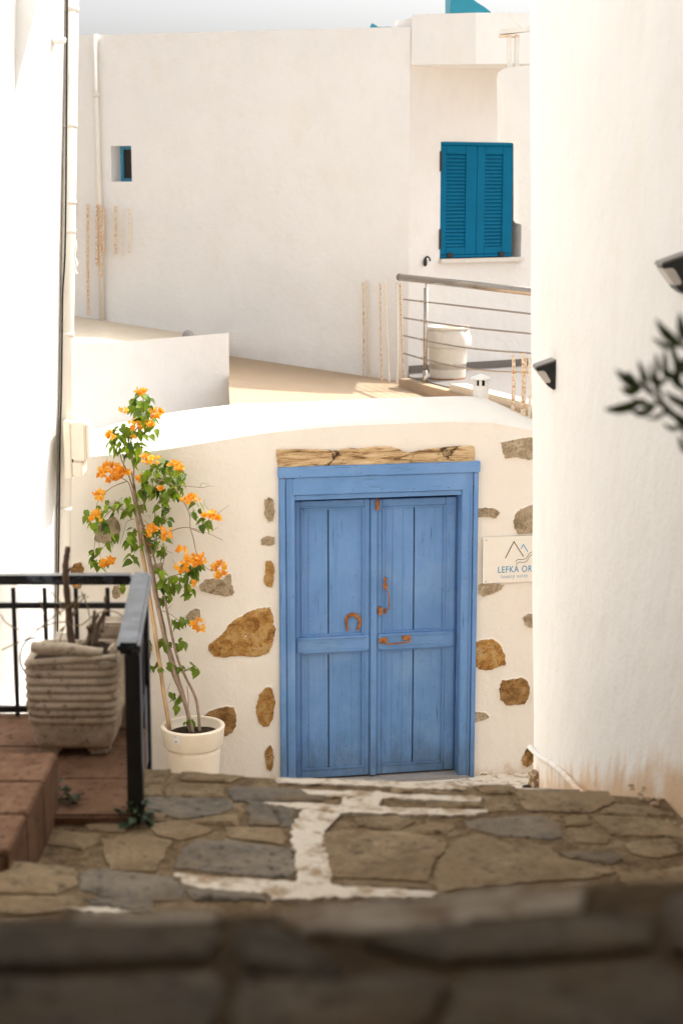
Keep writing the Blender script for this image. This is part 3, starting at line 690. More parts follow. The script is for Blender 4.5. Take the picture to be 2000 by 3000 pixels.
def lettering(txt, x, y, size, spacing, mat, thin):
    cu = bpy.data.curves.new('lettering', 'FONT'); cu.body = txt; cu.size = size; cu.space_character = spacing; cu.offset = thin; cu.extrude = 0
    t = bpy.data.objects.new('tmp_text', cu); COL.objects.link(t); bpy.context.view_layer.update()
    me = bpy.data.meshes.new_from_object(t.evaluated_get(bpy.context.evaluated_depsgraph_get())); bpy.data.objects.remove(t)
    u, z = DW.uz(1350 + x*sr, 1250 + y*sr); org = wloc(sign)
    for v in me.vertices: v.co = DW.pt(u + v.co.x*.80, z + v.co.y, so_) - org
    me.materials.clear(); me.materials.append(M[mat]); o = bpy.data.objects.new('lettering', me); COL.objects.link(o); o.parent = sign
lettering('LEFKA OR', 444, 1822, .058, 1.12, 'ink_blue', .0004)
lettering('luxury suite', 484, 1890, .0345, 1.30, 'ink_blue', -.0001)
for x, y in ((305, 1415), (296, 1930)):
    u, z = DW.uz(1350 + x*sr, 1250 + y*sr); obj('screw', tube([DW.pt(u, z, .018), DW.pt(u, z, .025)], .0028, 8), 'black', sign)

# ---- chimney vent and rebars on the roof
cb = at(1407, 1172, 11.15); ch_t = at(1407, 1110, 11.15).z
chim = thing('roof_vent', (cb.x, cb.y, cb.z-.12), 'little white capped vent pipe rising behind the roof edge', 'vent')
H = ch_t - cb.z + .12
obj('stack', lathe((cb.x, cb.y, cb.z-.12), [(.05, 0), (.05, H-.075), (.054, H-.073), (.054, H-.045), (.05, H-.043), (.02, H-.042)], 20), 'whitemetal', chim)
for k in range(6):
    a = k*math.pi/3 + .35; obj('vent_rib', obox(Vector((cb.x+.040*math.cos(a)-.008, cb.y+.040*math.sin(a)-.006, cb.z-.12+H-.043)), (.018, 0, 0), (0, .012, 0), (0, 0, .048)), 'whitemetal', chim)
obj('inner_pipe', lathe((cb.x, cb.y, cb.z-.12), [(.033, H-.045), (.033, H+.0)], 12), 'dark', chim)
obj('cap', lathe((cb.x, cb.y, cb.z-.12), [(.07, H-.002), (.073, H+.004), (.065, H+.012), (.035, H+.022), (.012, H+.03), (.002, H+.032)], 24), 'whitemetal', chim, True)
def rebar(p0, p1, r, mat, label, group, nm='rebar'):
    p0, p1 = Vector(p0), Vector(p1); n = max(6, int((p1-p0).length/.028)); rnd = random.Random(label)
    b = Vector((rnd.uniform(-1, 1), rnd.uniform(-1, 1), 0))*.008
    pts = [p0 + (p1-p0)*(i/n) + b*math.sin(math.pi*i/n) for i in range(n+1)]
    return tag(obj(nm, tube(pts, [r*(1.12 if i % 2 else .92) for i in range(n+1)], 7), mat), label, 'rebar', group)
G1 = 'rebars by the right hand house'
for i, (xt, yt, xb, yb, r, m) in enumerate([(1503, 1042, 1498, 1180, .011, 'rebar_rust'), (1531, 1036, 1525, 1195, .011, 'rebar_rust'), (1539, 1047, 1534, 1200, .009, 'rebar_rust'), (1550, 1047, 1546, 1210, .009, 'rebar')]):
    rebar(at(xb, yb+60, 11.05), at(xt, yt, 11.05), r, m, ['leftmost rusty rebar of the four above the door house roof', 'tallest rusty rebar of the four above the door house roof', 'thin rusty rebar touching the tallest one above the roof', 'whitest rebar of the four, nearest the right hand wall'][i], G1)

# ================================================================== BACK HOUSES
back = thing('back_house', (BW.pt(-1.5, 1.8)), 'large plain white house with one tiny window, behind the roofs', 'house')
def bu(x, y=500): return BW.uz(x, y)[0]
wu0, wu1 = bu(326, 480), bu(386, 480); wz1, wz0 = BW.uz(355, 427)[1], BW.uz(355, 532)[1]
bL, bR = bu(120, 500), 0.02
def topz(u):
    a, b = bu(230, 103), bu(1200, 78); za, zb_ = BW.uz(230, 103)[1], BW.uz(1200, 78)[1]; return za + (zb_-za)*(u-a)/(b-a)
def bw_panel(u0, u1, z0, z1):
    V, F = [], []; n = max(2, int((u1-u0)/.35))
    for i in range(n+1):
        u = u0 + (u1-u0)*i/n; zt = topz(u) if z1 is None else z1
        for o in (0, -.3): V += [BW.pt(u, z0, o), BW.pt(u, zt, o)]
    for i in range(n):
        a, b = i*4, i*4+4
        F += [(a, b, b+1, a+1), (a+2, a+3, b+3, b+2), (a+1, b+1, b+3, a+3), (a, a+2, b+2, b)]
    F += [(0, 1, 3, 2), (n*4, n*4+2, n*4+3, n*4+1)]
    return V, F
obj('wall', join(bw_panel(bL, wu0, -.4, None), bw_panel(wu1, bR, -.4, None), bw_panel(wu0, wu1, -.4, wz0), bw_panel(wu0, wu1, wz1, None)), 'wall_back', back)
obj('roof', prism([BW.pt(bL, topz(bL)-.35, -.3), BW.pt(bR, topz(bR)-.35, -.3), BW.pt(bR, topz(bR)-.35, -5), BW.pt(bL, topz(bL)-.35, -5)],
                  [BW.pt(bL, -.4, -.3), BW.pt(bR, -.4, -.3), BW.pt(bR, -.4, -5), BW.pt(bL, -.4, -5)]), 'wall_back', back)
win = obj('window', join(wbox(BW, wu0, wu0+.035, wz0, wz1, -.24, -.19), wbox(BW, wu1-.035, wu1, wz0, wz1, -.24, -.19), wbox(BW, wu0+.035, wu1-.035, wz0, wz0+.035, -.24, -.19), wbox(BW, wu0+.035, wu1-.035, wz1-.035, wz1, -.24, -.19)), 'tealframe', back)
obj('pane', wbox(BW, wu0+.03, wu1-.03, wz0+.03, wz1-.03, -.225, -.215), 'glass', win)
pu = bu(293, 400)
dpipe = thing('drain_pipe', BW.pt(pu, 2.3, .04), 'thin cream drainpipe running down the far end of the back wall', 'pipe')
obj('pipe', tube([BW.pt(pu, 2.1, .045), BW.pt(pu, topz(pu)+.0, .045)], .030, 12), 'pvc', dpipe, True)
for y in (277, 620): obj('pipe_collar', tube([BW.pt(pu, BW.uz(293, y)[1]-.03, .045), BW.pt(pu, BW.uz(293, y)[1]+.03, .045)], .036, 12), 'pvc', dpipe, True)
# rebars fixed to the wall at the left
G2 = 'rebars left on the back wall'
LB = [(225, 593, 225, 640, .010), (258, 598, 260, 924, .016), (285, 597, 285, 780, .014), (297, 600, 296, 812, .015), (305, 612, 305, 742, .013), (340, 604, 340, 746, .015), (360, 610, 361, 752, .009), (378, 610, 378, 742, .012)]
LBL = ['short bent rebar half hidden by the left downpipe', 'longest rusty rebar on the back wall, reaching the roof below', 'rusty rebar left of the drainpipe under its middle', 'second longest rebar, right in front of the drainpipe', 'short rusty rebar close beside the drainpipe', 'thick short rebar right below the tiny window', 'thinnest pale rebar below the tiny window', 'rightmost rebar below the tiny window']
for (xt, yt, xb, yb, r), lb in zip(LB, LBL):
    rebar(BW.hit(xb, yb, .10), BW.hit(xt, yt, .10), r, 'rebar_rust' if r > .012 else 'rebar', lb, G2)
# rebars standing on the terrace
G3 = 'rebars standing on the tan terrace'
MB_ = [(1063, 825, 1065, 1110), (1074, 822, 1080, 1108), (1097, 818, 1099, 1100), (1113, 828, 1118, 1120), (1126, 822, 1140, 1120), (1161, 826, 1163, 1122), (1172, 830, 1183, 1118)]
od = ['first', 'second', 'third', 'fourth', 'fifth', 'sixth', 'seventh']
for i, (xt, yt, xb, yb) in enumerate(MB_):
    b = on_z(xb, yb, tz(.4)); rebar(b - Vector((0, 0, .03)), at(xt, yt, b.y), .0105, 'rebar' if i % 3 else 'rebar_rust', f'thin limed rebar, {od[i]} from the left in front of the white terrace wall', G3)

# low white outbuilding with a dusty flat roof
ob = thing('low_outbuilding', at(440, 1180, 16.6), 'low white block with a dusty flat roof, below the rebars', 'outbuilding')
f0, f1, f2 = at(120, 1012, 15.9), at(300, 1006, 16.05), at(670, 975, 16.5)
b0, b1, b2 = BW.hit(120, 910), BW.hit(300, 938), BW.hit(600, 985)
def dn(p, z=-.4): return Vector((p.x, p.y, z))
obj('wall', ([f0, f1, f2, dn(f0), dn(f1), dn(f2), f2 + Vector((-.15, .9, -.14)), dn(f2 + Vector((-.15, .9, 0)))], [(0, 1, 4, 3), (1, 2, 5, 4), (2, 6, 7, 5)]), 'wall_shutter', ob)
obj('roof', ([f0, f1, f2, b0, b1, b2, f2 + Vector((-.15, .9, -.14))], [(0, 1, 4, 3), (1, 2, 5, 4), (2, 6, 5)]), 'roofdirt', ob)
gp = at(552, 984, 16.6)
tag(obj('roof_drain_cover', lathe(gp - Vector((0, 0, .02)), [(.058, 0), (.058, .03), (.045, .06), (.02, .075), (.002, .08)], 16), 'greyconc', None, True), 'small grey domed cap on the outbuilding roof edge', 'drain cover')

# shutter house
sh = thing('shutter_house', SW.pt(.6, 1.8), 'white house with closed teal shutters behind the terrace railing', 'house')
ztopS = SW.uz(1300, 150)[1] + .3
s_u0, s_u1 = SW.uz(1289, 580)[0], SW.uz(1501, 580)[0]; s_z1, s_z0 = SW.uz(1395, 418)[1], SW.uz(1395, 753)[1]
obj('wall', join(wbox(SW, 0, 3.2, -.4, s_z0-.03, -.3, 0), wbox(SW, 0, s_u0, s_z0-.03, s_z1, -.3, 0), wbox(SW, s_u1+.12, 3.2, s_z0-.03, s_z1, -.3, 0), wbox(SW, 0, 3.2, s_z1, ztopS, -.3, 0)), 'wall_shutter', sh)
P0, P1, P2 = at(1203, 190, 17.45), at(1393, 187, 17.05), at(1640, 186, 17.35)
T0, T1, T2 = at(1206, 43, 17.45), at(1393, 37, 17.05), at(1640, 38, 17.35)
bk = Vector((.1, 1.8, 0))
obj('parapet', prism([P0, P1, P2, P2+bk, P0+bk], [T0, T1, T2, T2+bk, T0+bk]), 'wall_back', sh)
obj('window_hole', wbox(SW, s_u0+.001, s_u1+.119, s_z0-.029, s_z1-.001, -.29, -.20), 'dark', sh)
um = (s_u0+s_u1)/2
obj('shutter_head', wbox(SW, s_u0, s_u1, s_z1-.028, s_z1+.004, -.06, .012, .003), 'teal', sh)
for k, (a, b) in enumerate(((s_u0, um-.002), (um+.002, s_u1))):
    z0, z1 = s_z0+.03, s_z1-.03; st = .075
    lf = obj('shutter', join(wbox(SW, a, a+st*(1 if k == 0 else 1.35), z0, z1, -.045, -.005, .003), wbox(SW, b-st*(1.8 if k == 0 else 1.7), b, z0, z1, -.045, -.005, .003)), 'teal', sh)
    ia, ib = a+st*(1 if k == 0 else 1.35), b-st*(1.8 if k == 0 else 1.7)
    obj('top_rail', wbox(SW, ia+.001, ib-.001, z1-.085, z1, -.045, -.005, .003), 'teal', lf); obj('bottom_rail', wbox(SW, ia+.001, ib-.001, z0, z0+.075, -.045, -.005, .003), 'teal', lf)
    zz0, zz1 = z0+.08, z1-.09; ns = 25
    me0 = None
    for i in range(ns):
        z = zz0 + (zz1-zz0)*(i+.5)/ns; hh = (zz1-zz0)/ns
        o = obj('slat', obox(SW.pt(ia+.001, z-hh*.5, -.012), SW.u*(ib-ia-.002), SW.n*-.024 + Vector((0, 0, hh*1.25)), SW.n*.004 + Vector((0, 0, .003))), 'teal', lf)
obj('shutter_foot', wbox(SW, s_u0, s_u1, s_z0, s_z0+.026, -.06, .004, .003), 'teal', sh)
for z in (s_z1-.18, s_z0+.20): obj('hinge', wbox(SW, s_u0-.012, s_u0+.008, z-.11, z+.09, -.02, .016), 'black', sh)
for u in (s_u0+.12, s_u1-.14): obj('shutter_stop', wbox(SW, u-.035, u+.035, s_z0+.002, s_z0+.05, .004, .02, .006), 'black', sh)
obj('sill', wbox(SW, s_u0-.01, s_u1+.13, s_z0-.055, s_z0-.01, -.12, .05, .004), 'marble', sh)
obj('skirting', wbox(SW, 0, 3.2, 1.80, 1.99, .002, .016), 'skirting', sh)
# black tap on the wall beside the sill
tp = SW.hit(1245, 765, .02)
tap = thing('wall_hook', tp, 'small black catch on the wall left of the shutter sill', 'hook')
obj('catch_plate', lathe(tp + Vector((0, 0, -.055)), [(.004, 0), (.018, .015), (.021, .045), (.016, .075), (.006, .09)], 10), 'black', tap, True)
obj('catch_arm', tube(curve([tp + Vector((.0, -.01, .03)), tp + Vector((.02, -.02, .045)), tp + Vector((.042, -.02, .03)), tp + Vector((.046, -.02, .0))]), .010, 6), 'black', tap, True)
# upper terrace slab inside the railing
hr0 = at(1170, 812, 17.3); hrz = hr0.z
hr1 = on_z(1556, 855, hrz); hr2 = hr0 + (hr1-hr0)*1.25
def rail_at(px, py):
    a, b = Vector((hr0.x, hr0.y)), Vector((hr1.x, hr1.y)); d = b-a; n_ = Vector((-d.y, d.x)); r = ray(px, py); t = (a - Vector((CAM.x, CAM.y))).dot(n_)/Vector((r.x, r.y)).dot(n_); return CAM + r*t
fz = 1.915
g0, g1 = Vector((hr0.x+.10, hr0.y-.14, 0)), Vector((hr2.x-.10, hr2.y, 0))
fl = [g0, g1, Vector((g1.x+1.2, g1.y+1.0, 0)), SW.pt(2.9, 0, .001), SW.pt(.0, 0, .001)]
dirr = (hr2-hr0).normalized(); nrm = Vector((dirr.y, -dirr.x, 0)); nrm = -nrm if nrm.dot(Vector((-1, -1, 0))) < 0 else nrm
struct(obj('upper_terrace_floor', prism([Vector((p.x, p.y, fz)) for p in fl], [Vector((p.x, p.y, -.3)) for p in fl]), 'greyfloor'))
cb0 = Vector((hr0.x+.5, hr0.y-1.05, 0))
struct(obj('terrace_kerb', obox(g0 + nrm*.002 + Vector((0, 0, -.2)), (g1-g0), nrm*.12, (0, 0, fz+.2-.012), .008), 'tan'))
struct(obj('terrace_kerb', obox(g0 + (g1-g0)*.36 + nrm*-.10 + Vector((0, 0, fz-.05)), (g1-g0)*.64, nrm*.18, (0, 0, .10), .012), 'roofdirt'))
rl = thing('terrace_railing', (hr0.x, hr0.y, fz), 'stainless steel railing with four thin rods on the upper terrace', 'railing')
dro = [Vector((0, 0, 0))]
obj('handrail', tube([hr0, hr2], .036, 16), 'steel', rl, True)
obj('end_cap', tube([hr0 - dirr*.004, hr0 + dirr*.004], .038, 16), 'steel', rl, True)
pp = rail_at(1246, 975)
obj('post', tube([Vector((pp.x, pp.y, fz-.02)), Vector((pp.x, pp.y, hrz-.075))], .022, 12), 'steel', rl, True)
obj('post_neck', tube([Vector((pp.x, pp.y, hrz-.076)), Vector((pp.x, pp.y, hrz-.03))], .009, 8), 'steel', rl)
obj('post_foot', tube([Vector((pp.x, pp.y, fz-.06)), Vector((pp.x, pp.y, fz+.11))], .027, 12), 'steel', rl, True)
for yl, yr, bend in ((877, 919, 0), (931, 977, 4), (983, 1034, 10), (1035, 1091, 16)):
    pts = []
    for k in range(9):
        t = k/8*1.12; x = 1188 + (1556-1188)*t; pts.append(rail_at(x, yl + (yr-yl)*t + bend*math.sin(math.pi*min(1, t))) + nrm*.024)
    obj('rod', tube(pts, .0085, 8), 'steel', rl, True)
    c = rail_at(1240, yl + (yr-yl)*.14 + bend*.4); obj('rod_clamp', tube([c + nrm*.012 - dirr*.03, c + nrm*.024 - dirr*.0], .013, 8), 'steel', rl)
# bin with its liner
bc = on_z(1310, 1108, fz); br = 57/FPX*16.4
bn = thing('rubbish_bin', (bc.x, bc.y, fz), 'cream ribbed rubbish bin with a plastic liner behind the railing', 'bin')
BH = .52
obj('bin_body', lathe((bc.x, bc.y, fz), [(.02, .001), (br*.93, .0), (br*.95, .02), (br*1.0, .2), (br*1.05, .42), (br*1.08, BH-.03), (br*1.13, BH-.028), (br*1.13, BH), (br*1.04, BH), (br*.98, .1)], 72, lambda r, z, a: r*(1 + (.012*math.cos(a*24) if .02 < z < .4 else 0))), 'bin', bn, True)
obj('bin_rust', lathe((bc.x, bc.y, fz), [(br*.90, .0005), (br*.957, .0), (br*.957, .012)], 40), 'rust', bn)
obj('bin_liner', lathe((bc.x, bc.y, fz), [(br*1.09, BH-.034), (br*1.12, BH-.06), (br*1.13, BH-.11), (br*1.11, BH-.17), (br*1.08, BH-.21)], 48, lambda r, z, a: r + .02*noise.noise(Vector((math.cos(a)*3, math.sin(a)*3, z*9))) + (.03*max(0, math.cos(a)) if z < BH-.1 else 0)), 'film', bn, True)

# teal things on the far roofs
a = [(1318, 75), (1318, -90), (1330, -80), (1350, -45), (1372, -14), (1395, 6), (1418, 20), (1436, 34), (1446, 48), (1450, 75)]
tag(obj('teal_vault', prism([at(x, y, 19.2) for x, y in a], [at(x, y, 19.2) + Vector((0, .9, 0)) for x, y in a]), 'teal_roof'), 'teal rounded roof piece rising behind the white parapet', 'roof')
a = [(1083, 95), (1083, 80), (1088, 68), (1094, 70), (1108, 79), (1145, 78), (1145, 95)]
tag(obj('teal_ridge', prism([BW.hit(x, y, -.4) for x, y in a], [BW.hit(x, y, -.7) for x, y in a]), 'teal_roof'), 'tiny teal wedge on top of the long back wall', 'roof piece')

# ================================================================== RIGHT HOUSE
rh = thing('right_house', (1.2, 6.5, 1.0), 'tall bare white house wall filling the right side', 'house')
RY = [7.50, 7.2, 6.6, 6.0, 5.4, 5.1, 4.9, 4.7, 4.5, 4.3, 4.0, 3.0, 1.0, -3]
RB = [.883, .884, .885, .885, .885, .89, .90, .925, .97, 1.02, 1.07, 1.15, 1.2, 1.3]
RT = [.796, .815, .87, .945, 1.03, 1.07, 1.09, 1.115, 1.14, 1.16, 1.18, 1.25, 1.3, 1.35]
zs = [-.4, .6, 1.0, 1.4, 1.7, 1.9, 2.05, 2.2, 2.4, 2.7, 3.0, 3.4, 3.8, 4.2, 4.6, 5.4, 6.3]
V, F = [], []
plan = [(3.2, 7.62, 3.2), (1.1, 7.62, 1.0), (.95, 7.60, .86)]
for z in zs:
    t = min(1, max(0, (z-1.2)/3.4))
    for xb, y, xt in plan: V.append(Vector((xb + (xt-xb)*t, y, z)))
    for y, b, tt in zip(RY, RB, RT):
        p = Vector((b + (tt-b)*t, y, z)); p.x += .010*noise.noise(p*1.3); V.append(p)
m = len(plan) + len(RY)
for j in range(len(zs)-1):
    for i in range(m-1): F.append((j*m+i, j*m+i+1, (j+1)*m+i+1, (j+1)*m+i))
obj('wall', (V, F), 'wall_right', rh, True)
obj('roof', ([V[(len(zs)-1)*m+i] for i in range(m)] + [Vector((5, -3, 6.3)), Vector((5, 7.62, 6.3))], [tuple(range(m+2))]), 'wall_right', rh)
obj('rear_wing', box(1.66, 5.0, 10.95, 12.9, -.4, 5.45), 'wall_plain', rh)
a = [(1468, 208), (1457, 214), (1454, 226), (1456, 416), (1500, 418), (1503, 424), (1503, 646), (1509, 653), (1548, 664), (1556, 676), (1560, 700), (1690, 700), (1690, 190), (1548, 200)]
obj('upper_bay', prism([at(x, y, 12.3) for x, y in a], [at(x, y, 12.3) - Vector((0, .35, 0)) for x, y in a]), 'wall_plain', rh)
# white steel post on the bay
ps = thing('steel_bracket', at(1500, 205, 12.0), 'white steel post with a rusted beam end, on the bay top', 'post')
q = at(1497, 214, 12.0); q2 = at(1494, 106, 12.0)
obj('post', obox(q + Vector((-.028, 0, 0)), (.03, 0, 0), (0, .05, 0), (0, 0, q2.z-q.z)), 'whitemetal', ps); obj('post', obox(q + Vector((.022, .0, 0)), (.03, 0, 0), (0, .05, 0), (0, 0, q2.z-q.z)), 'whitemetal', ps)
b0, b1 = at(1463, 96, 12.0), at(1700, 70, 12.0)
obj('beam', obox(b0 + Vector((0, -.02, -.012)), b1-b0, (0, .1, 0), (0, 0, .034), .003), 'whitemetal', ps)
obj('beam_plate', obox(b0 + Vector((.0, -.025, -.026)), (.13, 0, 0), (0, .1, 0), (0, 0, .012)), 'rebar_rust', ps)
c0, c1 = at(1485, 38, 12.05), at(1524, 80, 12.05)
obj('brace', obox(c0, c1-c0, (0, .03, 0), (.032, 0, .004)), 'whitemetal', ps)

# wall lamps
def wall_x(y, z):
    t = min(1, max(0, (z-1.2)/3.4)); Ys = list(reversed(RY)); B = list(reversed(RB)); T = list(reversed(RT))
    for i in range(len(Ys)-1):
        if Ys[i] <= y <= Ys[i+1]:
            k = (y-Ys[i])/(Ys[i+1]-Ys[i]); b_ = B[i]+(B[i+1]-B[i])*k; t_ = T[i]+(T[i+1]-T[i])*k; return b_+(t_-b_)*t
    return B[-1]
def rw_hit(px, py):
    best = None
    for k in range(400):
        Y = 4.0 + 3.5*k/399; p = at(px, py, Y)
        if best is None and p.x >= wall_x(Y, p.z): best = p
    return best or at(px, py, 6)
M['lamp_top'] = plain('lamp_cover_metal', (.17, .15, .135), .4)
def lamp(px, py, s, label):
    c = rw_hit(px, py) + Vector((.004, 0, 0))
    L_ = thing('wall_lamp', c, label, 'wall lamp', 'wedge shaped wall lamps on the right house')
    pr = [(0, .052), (0, -.060), (-.010, -.064), (-.030, -.050), (-.080, .020), (-.076, .026)]
    def ex(p, y0, y1): return prism([c + Vector((x*s, y0*s, z*s)) for x, z in p], [c + Vector((x*s, y1*s, z*s)) for x, z in p])
    obj('housing', ex(pr, -.055, .055), 'black', L_)
    obj('top_cover', ex([(.0, .0525), (-.076, .0265), (-.084, .020), (-.080, .031), (0, .060)], -.0565, .0565), 'lamp_top', L_)
    obj('lens', ex([(-.0785, .012), (-.050, .014), (-.042, .008), (-.022, -.026), (-.024, -.034), (-.043, -.036)], -.0572, .0572), 'lens', L_)
    return L_
lamp(1620, 1092, 1.0, 'smaller farther black wedge wall lamp on the right wall')
lamp(2003, 797, 1.0, 'nearer black wedge wall lamp cut by the right edge')
# pipe and stop valve at the foot
wp = thing('water_pipe', (.86, 7.4, 1.0), 'white painted water pipe sloping along the foot of the right wall', 'pipe')
pz = []
for Y in (7.54, 7.2, 6.8, 6.4, 6.0, 5.6, 5.3):
    t0 = (7.54-Y)/2.3; pz.append(Vector((.872 + .004*math.sin(Y*3), Y, 1.255 + (1.80-1.255)*t0 + .008*math.sin(Y*5))))
obj('pipe', tube(pz, .013, 10), 'wall_right', wp, True)
obj('riser', tube([Vector((.862+.03, 7.45, 1.15)), Vector((.862+.03, 7.45, .8))], .010, 8), 'pvc', wp, True)
v0 = at(1561, 2250, 7.30)
vl = thing('stop_valve', (v0.x, v0.y, v0.z-.3), 'lime splashed brass stop valve with a red lever', 'valve')
obj('valve_body', lathe((v0.x, v0.y, v0.z-.32), [(.017, 0), (.017, .17), (.022, .175), (.022, .195), (.016, .20), (.024, .23), (.024, .25), (.017, .26), (.022, .275), (.022, .30), (.015, .31)], 12), 'brass', vl)
obj('valve_cap', tube([v0 + Vector((-.045, -.02, -.085)), v0 + Vector((-.01, -.01, -.085))], .013, 8), 'black', vl)
obj('lever', tube(curve([v0 + Vector((-.04, -.02, -.085)), v0 + Vector((-.055, -.025, -.11)), v0 + Vector((-.06, -.025, -.16)), v0 + Vector((-.06, -.025, -.2))]), .0055, 6), 'redplastic', vl)
# crumbled mortar against the foot of the right wall
rub = []
for i in range(26):
    Y = random.uniform(4.45, 4.98); x = .90 + max(0, (4.95-Y))*.22 + random.uniform(-.05, .0); s = random.uniform(.003, .011)
    rub.append(lathe((x, Y, LZ+.004), [(s, 0), (s*.9, s*.4), (s*.4, s*.75), (.001, s*.8)], 6, lambda r, z, a, i=i: r*(1+.35*math.sin(a*2+i))))
o = obj('crumbled_mortar', join(*rub), 'tan'); o['kind'] = 'stuff'; tag(o, 'crumbled mortar along the foot of the right wall', 'rubble')

# ================================================================== LEFT HOUSE
lh = thing('left_house', (-1.7, 8.5, 1.0), 'sunlit bright white house wall on the far left', 'house')
le_t, le_b = at(196, 0, 9.6), at(166, 1700, 9.6)
def lx(z): return le_b.x + (le_t.x-le_b.x)*(z-le_b.z)/(le_t.z-le_b.z)
V = []; F = []
ys = [9.62, 9.2, 8.8, 8.4, 8.0, 7.2, 6.0]; zz_ = [-.4, .8, 1.4, 2, 2.6, 3.2, 3.8, 4.4, 5, 6.4]
for z in zz_:
    V.append(Vector((-4, 9.62, z)))
    for y in ys:
        p = Vector((lx(z) - (9.62-y)*.07, y, z)); p.x += .006*noise.noise(p*1.5); V.append(p)
    V.append(Vector((-4, 6.0, z)))
m = len(ys)+2
for j in range(len(zz_)-1):
    for i in range(m-1): F.append((j*m+i, j*m+i+1, (j+1)*m+i+1, (j+1)*m+i))
F.append(tuple((len(zz_)-1)*m+i for i in range(m)))
obj('wall', (V, F), 'wall_left', lh, True)
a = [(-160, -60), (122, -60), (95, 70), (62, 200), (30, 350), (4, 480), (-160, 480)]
obj('shadow_wedge', prism([at(x, y, 8.55) for x, y in a], [at(x, y, 8.55) + Vector((0, .3, 0)) for x, y in a]), 'wall_left', lh)  # solid wedge added in place of the diagonal shadow on this wall
obj('spout', lathe(at(170, 120, 9.3) + Vector((0, 0, -.015)), [(.035, 0), (.045, .01), (.045, .03), (.03, .036)], 12), 'wall_left', lh, True)
p0, p1 = at(20, 1690, 8.35), at(63, 2010, 8.35)
obj('door_jamb', box(p0.x-.1, p1.x, 8.35, 8.9, p1.z, p0.z), 'wall_left', lh)
cable = curve([at(x, y, 9.50) + Vector((.012, 0, 0)) for x, y in [(191, -20), (189, 300), (187, 600), (184, 760), (178, 860), (176, 1000), (174, 1150), (170, 1300), (168, 1500), (163, 1850)]], 4)
tag(obj('wall_cable', tube(cable, .0055, 6), 'black'), 'thin black cable beside the left downpipe', 'cable')
lp_ = thing('downpipe', at(183, 1850, 9.62), 'wide cream downpipe on the corner of the left house', 'pipe')
pa, pb = at(211, -60, 9.6), at(184, 1850, 9.6)
obj('pipe', tube([pa, pb], .040, 16), 'pvc', lp_, True)
for y in (22, 344, 561, 644, 945, 1470):
    t = (y+60)/(1910); c = pa + (pb-pa)*t; d = (pb-pa).normalized(); obj('pipe_collar', tube([c-d*.012, c+d*.012], .0432, 16), 'pvc', lp_, True)
tw = pa + (pb-pa)*.39
obj('tie_wire', tube(curve([tw + Vector((.036, -.03, .05)), tw + Vector((.05, -.035, 0)), tw + Vector((.04, -.035, -.06)), tw + Vector((.052, -.035, -.10)), tw + Vector((.04, -.035, -.13)), tw + Vector((.05, -.03, -.16))]), .006, 6), 'whitemetal', lp_, True)
mb0, mb1 = at(206, 1396, 9.5), at(262, 1228, 9.5)
mt = thing('meter_box', (mb0.x, 9.5, mb0.z), 'cream plastic meter box hung on the downpipe', 'meter box')
obj('back_case', box(mb0.x-.02, mb0.x+.022, 9.43, 9.60, mb0.z, mb1.z, .006), 'meter', mt)
obj('lid', box(mb0.x+.0235, mb1.x-.012, 9.42, 9.61, mb0.z+.10, mb1.z-.008, .010), 'meter', mt)
obj('lid_rim', box(mb1.x-.011, mb1.x+.004, 9.43, 9.60, mb0.z+.12, mb1.z-.02, .004), 'meter', mt)
obj('lower_lid', box(mb0.x+.0235, mb1.x-.035, 9.43, 9.60, mb0.z+.012, mb0.z+.098, .008), 'meter', mt)
obj('cable_gland', tube([Vector((mb0.x+.015, 9.5, mb1.z-.002)), Vector((mb0.x+.015, 9.5, mb1.z+.03))], .016, 10), 'meter', mt)
# unseen house on the near left, added to shade the lane beside the camera
nh = thing('unseen_left_house', (-1.9, 0, 2), 'unseen white house wall on the near left, added for shade', 'house')
obj('wall', box(-4.2, -1.42, -6, 3.55, -.4, 6.6), 'wall_plain', nh)
obj('porch_shade_wall', box(-4.2, -1.34, 3.56, 5.42, -.4, 6.6), 'wall_plain', nh)  # added out of view to darken the porch tiles and landing
tag(obj('added_shade_roof', box(-1.43, 1.9, -6, 3.7, 5.15, 5.45, .03), 'wall_plain'), 'white roof out of view, added to darken the near steps', 'roof')  # unseen roof added to keep sky light off the foreground
obj('end_shade_wall', box(-1.41, 1.9, -6.3, -6.0, 2.0, 5.4), 'wall_plain', nh)  # added behind the camera to cut light from the open end

# ================================================================== PORCH, RAILING, PLANTERS
PZ = 2.045
porch = struct(bpy.data.objects.new('tiled_porch', None)); COL.objects.link(porch); porch.location = (-1.1, 5, PZ)
pr_ = on_z(386, 2385, PZ); pf = on_z(150, 2385, PZ).y; pbk = on_z(150, 2092, PZ).y
XR = pr_.x + .012

ty = [pf, pf + .30, pf + .60, pbk+.01]; tx = [-1.75, -1.42, -1.09, -.76 if XR > -.5 else XR-.33, XR]
xr_far = on_z(424, 2092, PZ).x + .012
def xe(y): return XR + (xr_far-XR)*(y-pf)/(pbk-pf)
bed = [(-1.75, pf+.004), (XR-.004, pf+.004), (xe(pbk)-.004, pbk), (-1.75, pbk)]
obj('porch_bed', prism([(x, y, PZ-.012) for x, y in bed], [(x, y, .6) for x, y in bed]), 'terra_joint', porch)
for i in range(4):
    for j in range(len(ty)-1):
        y0, y1 = ty[j]+.003, ty[j+1]-.003; zt_ = PZ + random.uniform(-.001, .001)
        q = [(xe(y0)-.30*i-.297, y0), (xe(y0)-.30*i-.003, y0), (xe(y1)-.30*i-.003, y1), (xe(y1)-.30*i-.297, y1)]
        obj('tile', prism([(x, y, zt_) for x, y in q], [(x, y, PZ-.02) for x, y in q]), 'terra', porch)
